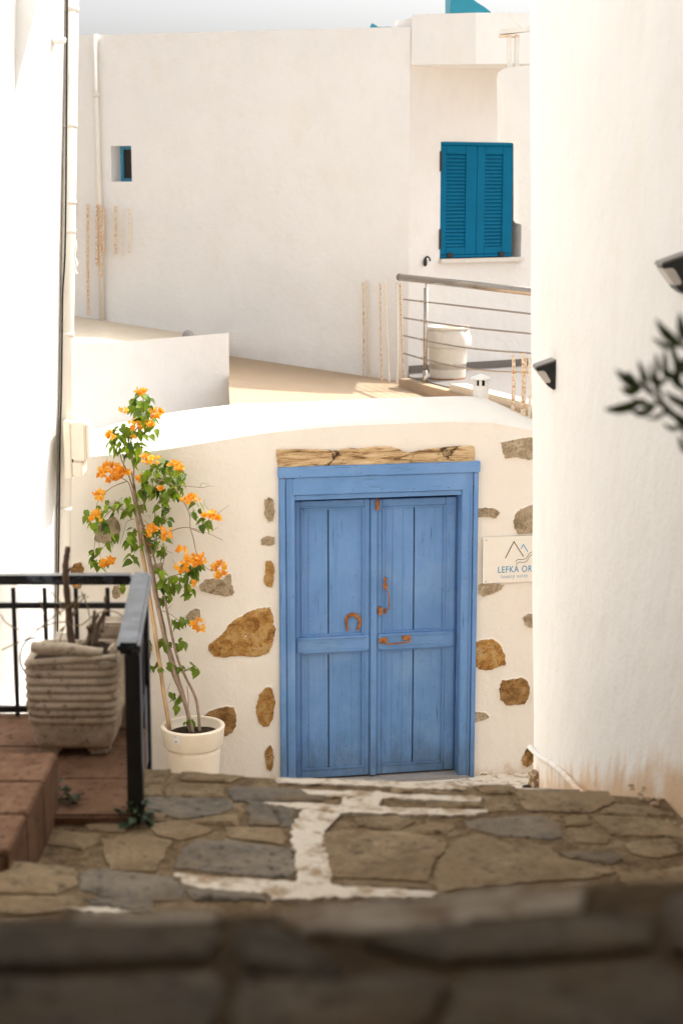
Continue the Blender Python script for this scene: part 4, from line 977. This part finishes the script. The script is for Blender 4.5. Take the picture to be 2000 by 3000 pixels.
obj('riser_tile', box(XR-.42, XR-.001, pf-.011, pf+.002, LZ-.02, PZ-.006, .002), 'terra', porch)
BZ = 2.205
blk = struct(bpy.data.objects.new('tiled_step', None)); COL.objects.link(blk); blk.location = (-1, 4.3, LZ)
bxr = on_z(168, 2207, BZ).x; byb = on_z(100, 2203, BZ).y
obj('step_bed', box(-1.75, bxr-.012, byb-.736, byb-.004, LZ-.1, BZ-.014), 'terra_joint', blk)
yy = byb; k = 0
while yy > byb - .7:
    y2 = yy - .247
    for x1, x0 in ((bxr, bxr-.33), (bxr-.33, bxr-.66), (bxr-.66, bxr-.95)):
        obj('tile', box(x0+.004, x1-.0, y2+.004, yy-.003, BZ-.016, BZ+random.uniform(-.001, .001), .005), 'terra', blk)
    obj('riser_tile', box(bxr-.0115, bxr-.001, y2+.006, yy-.003, LZ-.02, BZ-.018, .002), 'terra', blk)
    yy = y2
for x1, x0 in ((bxr, bxr-.33), (bxr-.33, bxr-.66)): obj('riser_tile', box(x0+.004, x1-.012, yy-.006, yy+.003, LZ-.02, BZ-.018, .002), 'terra', blk)

ry1 = on_z(150, 2092, PZ).y - .02                       # far rail line
ft = at(100, 1682, ry1)                                  # top of far handrail
xr = at(415, 1682, ry1).x
rail = thing('black_iron_railing', (xr, ry1, PZ), 'low black iron railing round the tiled porch', 'railing')
HZ = ft.z
yn = on_z(395, 2405, LZ).y; xn = on_z(398, 2405, LZ).x
obj('handrail', box(-1.8, xr-.030, ry1-.028, ry1+.028, HZ-.032, HZ, .008), 'handrail', rail)
zn = at(390, 1885, yn).z
HN = Vector((xn-.01, yn, zn)); HF = Vector((xr, ry1+.02, HZ+.004))
sd_ = (HF-HN); sx = Vector((.066, 0, 0))
obj('handrail', obox(HN - sx*.5 - Vector((0, 0, .034)), sx, sd_, (0, 0, .034), .009), 'handrail', rail)
obj('post', box(xn-.022, xn+.022, yn-.0, yn+.044, LZ-.02, zn-.034, .003), 'iron', rail)
obj('post', box(xr-.02, xr+.02, ry1-.02, ry1+.02, PZ-.2, HZ-.034, .003), 'iron', rail)
zr1 = at(100, 1772, ry1).z; zr2 = at(100, 2076, ry1).z
obj('rail_bar', box(-1.8, xr-.021, ry1-.008, ry1+.008, zr1-.011, zr1+.008), 'iron', rail); obj('rail_bar', box(-1.8, xr-.021, ry1-.008, ry1+.008, zr2-.012, zr2+.010), 'iron', rail)
bt_ = at(100, 1722, ry1).z
for x in (-120, -40, 46, 137, 228, 320):
    c = at(x, 1900, ry1); obj('baluster', box(c.x-.0065, c.x+.0065, ry1-.0065, ry1+.0065, PZ-.0, bt_, .001), 'iron', rail)
for k in range(1, 6):                                     # side panel, parallel to the lane
    t = k/6; c = HN + sd_*t; obj('baluster', box(c.x-.0065, c.x+.0065, c.y-.0065, c.y+.0065, PZ-.05, c.z-.035, .001), 'iron', rail)
for h in (.10, .30):
    a_ = Vector((xn-.006, yn+.04, PZ+h)); b_ = Vector((xr-.006, ry1-.02, PZ+h)); obj('rail_bar', obox(a_, (.012, 0, 0), b_-a_, (0, 0, .018)), 'iron', rail)
obj('bottom_flap', box(xr+.004, xr+.014, ry1-.12, ry1+.03, at(440, 2225, ry1).z, at(440, 2000, ry1).z, .003), 'iron', rail)

# ribbed planter
pcx, pcy = at(230, 2100, 5.22).x, 5.22
pz0 = PZ + .002; ph = at(228, 1895, 5.08).z - pz0
def squircle(hw, hd, n=40, e=8.0):
    out = []
    for k in range(n):
        a = 2*math.pi*k/n; c, s = math.cos(a), math.sin(a); r = (abs(c)**e + abs(s)**e)**(-1/e); out.append((hw*r*c, hd*r*s))
    return out
pl = thing('ribbed_planter', (pcx, pcy, pz0), 'weathered square planter with horizontal ribs and a broken rim', 'planter')
HW = 141/FPX*5.22
V, F = [], []; nn = 56; lv = []
z = .028
lv += [(.80, .028), (.85, .045), (.90, .10)]
nr = 8; zr0 = .108; step_ = (ph*.86 - zr0)/nr
for r_ in range(nr):
    wv = .95 + .05*min(1, r_/2.0)
    for t in (0.04, .2, .4, .6, .8, .96): lv.append((wv - .075 + .078*math.sin(math.pi*t)**.55, zr0 + step_*(r_+t)))
for s, z in lv:
    for x, y in squircle(HW*s, HW*s, nn): 
        d = .0025*noise.noise(Vector((x*18, y*18, z*18))); V.append(Vector((pcx+x*(1+d/HW), pcy+y*(1+d/HW), pz0+z)))
nl_ = len(lv)
zin = lv[-1][1]
for s, z in ((.86, zin), (.86, zin-.06)):
    for x, y in squircle(HW*s, HW*s, nn): V.append(Vector((pcx+x, pcy+y, pz0+z)))
for j in range(nl_+1):
    for i in range(nn): F.append((j*nn+i, j*nn+(i+1) % nn, (j+1)*nn+(i+1) % nn, (j+1)*nn+i))
F.append(tuple(reversed(range(nn))))
obj('body', (V, F), 'planter', pl, True)
for (x0, x1, za, zb_, tilt) in ((-.78, .70, 0, .0, 0), (-.86, 1.0, 0, 0, 1)):     # the two loose broken top ribs
    pts = []; rad = []
    for k in range(15):
        t = k/14; x = (x0 + (x1-x0)*t)*HW
        zc = (zin + .050 - .020*t) if tilt == 0 else (zin + .000 + .020*t)
        pts.append(Vector((pcx+x, pcy - HW*(.96 if tilt else .90) - .004*math.sin(9*t), pz0+zc))); rad.append((.021 if tilt == 0 else .013) * (.75 + .25*math.sin(math.pi*min(1, t*1.0+.1))))
    obj('broken_rib', tube(pts, rad, 10), 'planter', pl, True)
obj('rim_shard', obox(Vector((pcx+HW*.80, pcy-HW*.95, pz0+zin)), (HW*.17, 0, 0), (0, HW*.5, 0), (0, 0, .048), .008), 'planter', pl)
for sx_ in (-1, 1):
    for sy_ in (-1, 1): obj('foot', obox(Vector((pcx+sx_*HW*.52-.035, pcy+sy_*HW*.5-.03, pz0)), (.07, 0, 0), (0, .06, 0), (0, 0, .032), .010), 'planter', pl)
V, F = [], []
for k in range(7):
    s = .855*k/6
    for x, y in squircle(HW*s+1e-4, HW*s+1e-4, 28): V.append(Vector((pcx+x, pcy+y, pz0+zin-.012+.016*noise.noise(Vector((x*22, y*22, 3))))))
for j in range(6):
    for i in range(28): F.append((j*28+i, j*28+(i+1) % 28, (j+1)*28+(i+1) % 28, (j+1)*28+i))
obj('soil', (V, F), 'soil', pl, True)
# dead plant standing in it
def wp_(x, y, Y=None): return at(x, y, Y if Y else pcy-.04)
dead = thing('dead_plant', wp_(215, 1895), 'dead leafless plant with a thick cut stem in the ribbed planter', 'dead plant')
zc_ = zip
st = curve([wp_(x, y) for x, y in [(215,1905),(206,1850),(202,1790),(196,1730),(192,1670),(196,1630),(200,1602)]], 4)
obj('stem', tube(st, [.013*(1-.35*i/len(st)) * (1+.12*math.sin(i*2.3)) for i in range(len(st))], 9), 'drywood', dead, True)
for pts_, r in [([(196,1680),(206,1668),(212,1663)], .006), ([(280,1890),(285,1840),(300,1810),(308,1790)], .009), ([(300,1850),(304,1820),(310,1785)], .006), ([(262,1890),(272,1840),(278,1790)], .008), ([(290,1870),(276,1825),(290,1800)], .007), ([(250,1890),(262,1860),(268,1835)], .006), ([(270,1880),(264,1850),(255,1838)], .005)]:
    c = curve([wp_(x, y, pcy+random.uniform(-.06, .05)) for x, y in pts_], 4); obj('stem', tube(c, [r*(1-.4*i/len(c)) for i in range(len(c))], 7), 'drywood', dead, True)
for pts_ in [[(2,1800),(20,1825),(60,1845),(110,1842),(160,1825),(205,1822)], [(5,1905),(40,1888),(90,1865),(140,1820),(190,1785),(225,1755),(252,1740)], [(205,1830),(240,1830),(280,1800),(330,1790),(375,1815)], [(220,1800),(232,1770),(250,1745)], [(265,1810),(255,1770),(240,1735)], [(255,1750),(258,1748)], [(175,1900),(178,1870),(190,1835)], [(150,1735),(170,1755),(185,1790)], [(130,1800),(125,1780),(118,1760)]]:
    c = curve([wp_(x, y, pcy-.05+random.uniform(-.03, .03)) for x, y in pts_], 5); obj('twig', tube(c, .0021, 5), 'twig', dead)
for x, y, r in [(183,1843,.7),(215,1800,.3),(310,1755,.1),(170,1790,-.6),(222,1770,.4)]:
    c = wp_(x, y, pcy-.06); d = Vector((math.sin(r), 0, math.cos(r)))*.02; s = Vector((.0055, 0, 0))
    obj('dry_leaf', ([c-d, c+s+Vector((0,.004,0)), c+d, c-s+Vector((0,-.003,0))], [(0, 1, 2, 3)]), 'twig', dead)
hoop = [wp_(x, y, pcy-.09) for x, y in [(105,1868),(80,1876),(65,1900),(60,1930),(66,1955),(76,1970),(84,1974)]]
tag(obj('wire_hoop', tube(curve(hoop, 5), .0028, 6), 'iron'), 'thin black wire hoop sticking out beside the ribbed planter', 'wire')
# second pot behind
sp_c = at(332, 1850, 5.42)
p2 = thing('brown_trough', (sp_c.x, 5.43, PZ), 'plain brown clay trough behind the ribbed planter', 'planter')
zt_, zb2 = at(330, 1822, 5.40).z, PZ+.002
obj('body', obox(Vector((sp_c.x-.075, 5.385, zb2)), (.15, 0, 0), (0, .09, 0), (0, 0, zt_-zb2-.03), .006), 'planter', p2)
obj('rim', obox(Vector((sp_c.x-.08, 5.38, zt_-.048)), (.16, 0, 0), (0, .1, 0), (0, 0, .048), .008), 'planter', p2)

# weeds at the railing foot
WL = None
def leaf_mesh(name, L, wd, fold, curl, n=5, mat='leaf', heart=False):
    V, F = [], []
    for i in range(n+1):
        t = i/n
        if heart: w = wd*(math.sin(math.pi*min(1, (t*.92+.08))**.62))*(1-.12*t) if t < 1 else 0
        else: w = wd*math.sin(math.pi*(t*.94+.03))**.8 if 0 < t < 1 else 0
        zc = -curl*t*t*L
        V += [(-w, t*L, zc + fold*w), (0, t*L, zc), (w, t*L, zc + fold*w)]
    for i in range(n):
        a = i*3; F += [(a, a+1, a+4, a+3), (a+1, a+2, a+5, a+4)]
    me = bpy.data.meshes.new(name); me.from_pydata(V, [], F); me.materials.append(M[mat])
    for p in me.polygons: p.use_smooth = True
    return me
def inst(name, me, parent, loc, rot, sc=1.0):
    o = bpy.data.objects.new(name, me); COL.objects.link(o); o.parent = parent; o.location = Vector(loc) - wloc(parent); o.rotation_euler = rot; o.scale = (sc, sc, sc); return o
wm = leaf_mesh('weed_leaf', .030, .010, .3, .3, 4, 'weed')
for (x, y, r, n, lb) in [(150, 2370, .08, 80, 'dark green weed in the corner of the tiled step'), (402, 2405, .05, 46, 'dark green weed round the foot of the railing post')]:
    c = on_z(x, y+10, LZ); wd = thing('weed', c, lb, 'weed', 'weeds on the landing')
    for i in range(n):
        a = random.uniform(0, 6.28); r0 = r*random.random()**.5; h = random.uniform(0, .11 if x < 300 else .075)*(1-r0/r*.6)
        inst('leaf', wm, wd, c + Vector((r0*math.cos(a), r0*math.sin(a)*.6, h+.004)), (random.uniform(-.3, .9), random.uniform(-.5, .5), a-1.57), random.uniform(.6, 1.2))
    for i in range(6):
        a = random.uniform(0, 6.28); obj('stem', tube([c, c + Vector((r*.6*math.cos(a), r*.4*math.sin(a), .07))], .0016, 5), 'weed', wd)

# ================================================================== BOUGAINVILLEA IN ITS POT
pc = at(565, 2125, 9.93); rr = 96/FPX*10.2; zrim = pc.z
pot = thing('flower_pot', (pc.x, 9.93, .02), 'cream round plastic pot with a wide collar, left of the blue door', 'flower pot')
obj('pot_body', lathe((pc.x, 9.93, 0), [(.02, .022), (rr*.66, .02), (rr*.68, .03), (rr*.84, zrim-.16), (rr*.845, zrim-.125)], 48), 'pot', pot, True)
obj('collar', lathe((pc.x, 9.93, 0), [(rr*.83, zrim-.126), (rr*.90, zrim-.122), (rr*.925, zrim-.112), (rr*.985, zrim-.012), (rr*.995, zrim-.003), (rr*.985, zrim+.002), (rr*.87, zrim+.003), (rr*.855, zrim-.004), (rr*.82, zrim-.06)], 48), 'pot', pot, True)
V, F = lathe((pc.x, 9.93, 0), [(rr*.84, zrim-.055), (rr*.6, zrim-.05), (rr*.3, zrim-.046), (.005, zrim-.045)], 24)
V = [v + Vector((0, 0, .012*noise.noise(v*25))) for v in V]; obj('soil', (V, F), 'soil', pot)
def pot_pt(px, py, e=.002):
    p = at(px, py, 9.93 - rr); dx = p.x - pc.x; z = p.z; r = rr*(.925 + (.985-.925)*(z-(zrim-.112))/.1) + e
    return Vector((p.x, 9.93 - math.sqrt(max(0, r*r-dx*dx)), z))
stk = obj('sticker', ([pot_pt(508, 2157), pot_pt(527, 2158), pot_pt(527, 2183), pot_pt(508, 2183)], [(0, 1, 2, 3)]), 'sticker', pot)
obj('sticker_mark', ([pot_pt(511, 2161, .003), pot_pt(514, 2161, .003), pot_pt(514, 2164, .003), pot_pt(511, 2164, .003)], [(0, 1, 2, 3)]), 'ink_cyan', stk)
for k in range(5): obj('barcode_bar', ([pot_pt(511.5+k*1.3, 2175, .003), pot_pt(512.2+k*1.3, 2175, .003), pot_pt(512.2+k*1.3, 2180, .003), pot_pt(511.5+k*1.3, 2180, .003)], [(0, 1, 2, 3)]), 'ink_dark', stk)
obj('rust_streak', tube([pot_pt(492, 2210, -.004), pot_pt(500, 2215, -.004), pot_pt(520, 2217, -.004), pot_pt(533, 2218, -.004)], .0016, 5), plain('rust_streak', (.62, .36, .10), .8), pot)
plant = thing('bougainvillea', (pc.x, 9.93, zrim-.05), 'orange flowering bougainvillea climbing the wall from the cream pot', 'plant')
def bp(px, py, off=.2): return DW.hit(px, py, off)
def stem(pts, r0, r1, off0, off1, mat='bark', n=5, nm='stem', seg=7):
    k = len(pts); c = curve([bp(x, y, off0 + (off1-off0)*i/(k-1)) for i, (x, y) in enumerate(pts)], n)
    L = len(c); c = [p + Vector((.004*noise.noise(p*9), .004*noise.noise(p*9+Vector((5, 0, 0))), 0)) for p in c]
    return obj(nm, tube(c, [r0 + (r1-r0)*i/(L-1) for i in range(L)], seg), mat, plant, True)
off_p = .33
stem([(497,2140),(470,1960),(440,1760),(418,1620),(400,1500)], .013, .011, off_p, .12, 'bamboo', nm='bamboo_cane')
stem([(568,2155),(548,2080),(520,2000),(490,1900),(462,1780),(440,1660),(420,1580),(402,1500),(390,1430)], .013, .007, off_p, .16)
stem([(562,2155),(540,2050),(505,1930),(478,1840),(460,1740),(432,1600),(412,1510),(398,1450),(385,1380)], .012, .006, off_p-.04, .12)
stem([(586,2152),(582,2090),(572,2040),(545,1985),(518,1920),(492,1800),(476,1720),(455,1650),(435,1570)], .010, .006, off_p-.02, .18)
stem([(560,2150),(550,2120),(552,2060),(548,2010)], .004, .003, off_p, off_p)
stem([(520,2010),(500,1960),(492,1900),(484,1840),(470,1780)], .005, .003, .28, .22)
stem([(390,1430),(392,1370),(391,1349),(383,1297),(398,1262),(415,1230),(425,1188),(414,1150)], .006, .0025, .15, .15)
stem([(395,1450),(372,1380),(355,1340),(350,1300)], .005, .002, .15, .18)
stem([(402,1500),(385,1440),(372,1410),(340,1395)], .005, .002, .15, .2)
stem([(410,1510),(430,1460),(460,1420),(490,1390),(510,1370)], .005, .002, .16, .22)
stem([(460,1405),(491,1412),(512,1430),(530,1454),(548,1490),(556,1514),(558,1546),(566,1575),(572,1602),(580,1630),(586,1647)], .004, .003, .2, .26)
stem([(435,1590),(470,1575),(509,1553),(535,1546),(558,1546),(590,1556),(610,1563),(653,1583)], .004, .0014, .2, .26)
stem([(560,1548),(590,1560),(605,1545),(618,1530),(627,1515)], .003, .0014, .25, .28)
stem([(480,1416),(537,1423),(590,1428),(610,1424),(628,1425)], .003, .001, .2, .2); stem([(585,1428),(592,1415),(610,1420)], .0015, .001, .2, .2)
stem([(610,1545),(615,1500),(600,1480),(598,1465)], .002, .001, .26, .26)
stem([(372,1410),(333,1425),(305,1447),(290,1465),(284,1479),(280,1505)], .003, .0015, .18, .2)
stem([(385,1500),(340,1490),(310,1510),(286,1546),(277,1605),(275,1640)], .003, .0015, .16, .12)
stem([(395,1520),(372,1530),(360,1570),(352,1595)], .002, .001, .16, .14)
stem([(288,1560),(292,1600),(296,1640)], .002, .001, .14, .12)
stem([(465,1720),(470,1690),(480,1640),(490,1600)], .003, .002, .2, .22); stem([(440,1640),(455,1610),(462,1590)], .003, .002, .2, .2)
stem([(470,1700),(500,1690),(530,1680),(560,1670),(586,1647),(610,1668),(640,1672)], .003, .0018, .22, .28)
stem([(476,1790),(500,1800),(525,1818),(560,1830),(580,1832)], .0022, .0015, .24, .28); stem([(500,1860),(515,1840),(519,1828)], .002, .001, .26, .26)
stem([(460,1590),(455,1500),(470,1460),(480,1440)], .003, .002, .18, .2); stem([(455,1480),(478,1490),(490,1500),(505,1485)], .002, .001, .2, .2)
stem([(488,1905),(510,1895),(530,1889)], .0018, .001, .27, .28); stem([(505,1940),(530,1955),(560,1968)], .0018, .001, .29, .3); stem([(500,2000),(492,2030),(498,2045)], .0015, .001, .3, .32)
tr = random.Random(5)
for i in range(46):
    cx, cy = tr.choice([(470,1400),(430,1500),(400,1270),(370,1300),(560,1500),(600,1545),(470,1560),(480,1640),(470,1760),(330,1480),(540,1680),(490,1500)])
    x, y = cx+tr.uniform(-45, 45), cy+tr.uniform(-40, 40); dx, dy = tr.uniform(-45, 45), tr.uniform(-35, 25)
    stem([(x, y), (x+dx*.5+tr.uniform(-6, 6), y+dy*.5+tr.uniform(-6, 6)), (x+dx, y+dy)], .0016, .0008, .17, .22, 'bark', 3, 'twig', 5)
LM = [leaf_mesh('bougainvillea_leaf', .056, .021, f, c, 5, 'leaf', True) for f, c in ((.25, .25), (.45, .1), (.1, .45), (.6, .3))]
LC = [(412,1190,34,44,26),(425,1245,32,40,18),(360,1290,46,44,34),(400,1320,25,20,7),(395,1345,15,10,3),(472,1398,66,54,52),(520,1425,18,32,9),(385,1480,42,28,13),(330,1490,38,22,11),(270,1510,22,25,7),(300,1540,22,20,6),(420,1440,38,20,9),(480,1475,18,25,7),(475,1520,22,18,6),(430,1575,60,32,32),(480,1620,18,22,5),(390,1635,10,10,3),(285,1620,22,20,5),(290,1652,28,12,6),(330,1580,18,20,4),(575,1495,16,28,6),(600,1535,25,12,5),(540,1690,42,30,19),(570,1665,22,15,6),(490,1715,22,25,10),(470,1680,10,20,4),(550,1735,18,10,3),(375,1712,20,28,5),(485,1755,20,12,5),(525,1823,24,14,8),(478,1890,18,12,6),(533,1889,18,14,6),(443,1885,10,18,3),(470,1955,28,14,8),(552,1966,32,16,9),(498,2040,8,8,2),(525,2062,10,24,4),(555,2118,14,8,3)]
rnd = random.Random(11); nleaf = 0; extra_leaf = []
for cx, cy, rx, ry, n in LC:
    for i in range(int(n*1.55+1)):
        while True:
            a, b = rnd.uniform(-1, 1), rnd.uniform(-1, 1)
            if a*a+b*b <= 1: break
        base_off = .16 + .17*max(0, min(1, (cy-1500)/600))
        p = bp(cx+a*rx, cy+b*ry, base_off + rnd.uniform(-.07, .10))
        az = rnd.uniform(-2.2, 2.2)          # leaf hangs roughly outwards and down
        rot = (rnd.uniform(-1.5, .1) - .25, rnd.uniform(-.6, .6), math.pi + az)
        lm_ = rnd.choice(LM); sc_ = rnd.uniform(.8, 1.3); deep = i >= n*.9 or nleaf >= 300
        if not deep: inst('leaf', lm_, plant, p, rot, sc_); nleaf += 1
        else: extra_leaf.append((lm_, p - DW.n*.05, rot, sc_*.9))
from mathutils import Euler
V, F = [], []
for lm_, p, rot, sc_ in extra_leaf:
    k = len(V); e = Euler(rot).to_matrix(); V += [p + e @ (v.co*sc_) for v in lm_.vertices]; F += [tuple(i+k for i in q.vertices) for q in lm_.polygons]
o = obj('inner_foliage', (V, F), 'leaf', plant, True); o['kind'] = 'stuff'
def blossom_mesh(seed):
    r_ = random.Random(seed); V, F = [], []
    for k in range(6):
        a = k*2.094 + (1.0 if k > 2 else 0) + r_.uniform(-.3, .3); L, w = (.034 if k < 3 else .024)*r_.uniform(.85, 1.2), (.0145 if k < 3 else .011)
        ux, uy = math.cos(a), math.sin(a); b = len(V); op = r_.uniform(.3, .75) if k < 3 else r_.uniform(.9, 1.5)
        for t, ww, up in ((0, .25, 0), (.35, 1.0, .45), (.7, .85, .8), (1.0, .0, .85)):
            for s in (-1, 0, 1):
                lift = L*up*op + (.004 if s else 0)
                V.append((ux*L*t - uy*w*ww*s, uy*L*t + ux*w*ww*s, lift + r_.uniform(-.0035, .0035)))
        for i in range(3):
            q = b+i*3; F += [(q, q+1, q+4, q+3), (q+1, q+2, q+5, q+4)]
    me = bpy.data.meshes.new('blossom'); me.from_pydata(V, [], F); me.materials.append(M['bract'])
    for p in me.polygons: p.use_smooth = True
    return me
BMs = [blossom_mesh(s) for s in range(5)]
BC = [(412,1143,14,10,4),(362,1203,12,10,4),(455,1210,18,14,7),(395,1248,22,12,8),(435,1245,18,10,5),(325,1275,10,8,3),(390,1285,8,8,2),(440,1350,30,12,10),(515,1372,22,16,10),(325,1385,38,26,26),(362,1390,16,12,6),(400,1400,22,8,5),(293,1455,14,12,6),(282,1512,13,16,8),(478,1435,14,6,4),(455,1552,32,14,14),(490,1568,14,22,8),(450,1600,8,5,2),(560,1465,24,12,9),(602,1512,8,8,3),(627,1515,15,12,8),(530,1610,14,8,4),(575,1640,32,16,14),(540,1662,24,14,9),(645,1672,22,22,14),(300,1655,24,12,8),(325,1640,12,8,4),(222,1705,14,8,4),(580,1832,20,14,10),(567,1715,8,6,2)]
for cx, cy, rx, ry, n in BC:
    for i in range(int(n*1.35)):
        while True:
            a, b = rnd.uniform(-1, 1), rnd.uniform(-1, 1)
            if a*a+b*b <= 1: break
        base_off = .21 + .12*max(0, min(1, (cy-1500)/600))
        p = bp(cx+a*rx, cy+b*ry, base_off + rnd.uniform(-.03, .08))
        inst('blossom', rnd.choice(BMs), plant, p, (R(55)+rnd.uniform(-.9, .7), rnd.uniform(-.7, .7), rnd.uniform(-.9, .9)), rnd.uniform(.48, .78))

# ================================================================== OLEANDER BRANCH AT THE RIGHT
OY = 2.6
ol = thing('oleander', at(2120, 2300, OY), 'out of focus dark oleander branch reaching in from the right', 'plant')
for pts_, r in [([(2200,1750),(2110,1480),(2040,1330),(1985,1235),(1930,1180),(1895,1130)], .005), ([(2080,1420),(2060,1250),(2010,1160),(1965,1090)], .004), ([(2100,1450),(2080,1200),(2040,1090),(2010,1020)], .004), ([(2190,2600),(2200,2100),(2200,1750)], .007)]:
    c = curve([at(x, y, OY) for x, y in pts_], 5); obj('stem', tube(c, [r*(1-.5*i/len(c)) for i in range(len(c))], 7), 'weed', ol, True)
def lance(b, t, w, Y):
    b, t = at(*b, Y), at(*t, Y+random.uniform(-.05, .05)); d = t-b; s = Vector((d.z, 0, -d.x)).normalized(); V, F = [], []; n = 7
    tw = Vector((0, 1, 0))*random.uniform(-.5, .5)
    s = (s + tw).normalized()
    for i in range(n+1):
        k = i/n; ww = w*math.sin(math.pi*(k*.95+.03))**.75; c = b + d*k + Vector((0, 0, -.006*math.sin(math.pi*k)))
        V += [c - s*ww, c + Vector((0, .0025, 0)), c + s*ww]
    for i in range(n):
        a = 3*i; F += [(a, a+1, a+4, a+3), (a+1, a+2, a+5, a+4)]
    obj('leaf', (V, F), 'oleander', ol, True)
for b, t, w in [((1890,1168),(1769,1200),.0115),((1918,1195),(1845,1204),.008),((1884,1132),(1802,1083),.010),((1880,1140),(1815,1136),.009),((1862,1120),(1836,1088),.010),((1904,1122),(1868,1055),.0065),((1930,1090),(1919,1034),.006),((1990,1014),(1920,935),.009),((1984,1016),(1909,988),.006),((2004,1000),(1988,915),.009),((1976,1098),(1936,1080),.010),((2010,1140),(1955,1082),.009),((2020,1180),(1945,1148),.008),((1990,1225),(1930,1165),.008),((2060,1090),(2005,1020),.009),((2050,1250),(1960,1200),.008),((2030,1040),(1990,1060),.010),((2080,1040),(2010,970),.009),((2020,1330),(1985,1275),.007),((1900,1120),(1925,1085),.006),((1920,1160),(1872,1100),.006),((1940,1170),(1900,1060),.006),((1955,1120),(1905,1095),.007),((1990,1120),(1975,1020),.007),((2010,1100),(1960,1010),.007),((1960,1195),(1890,1225),.006),((1930,1185),(1850,1165),.007),((2000,1250),(1940,1240),.006),((2040,1210),(1975,1160),.008),((2050,1160),(2000,1060),.008),((2015,1020),(1950,960),.007),((1950,1100),(1945,1020),.006)]:
    lance(b, t, w*.8, OY + random.uniform(-.06, .1))
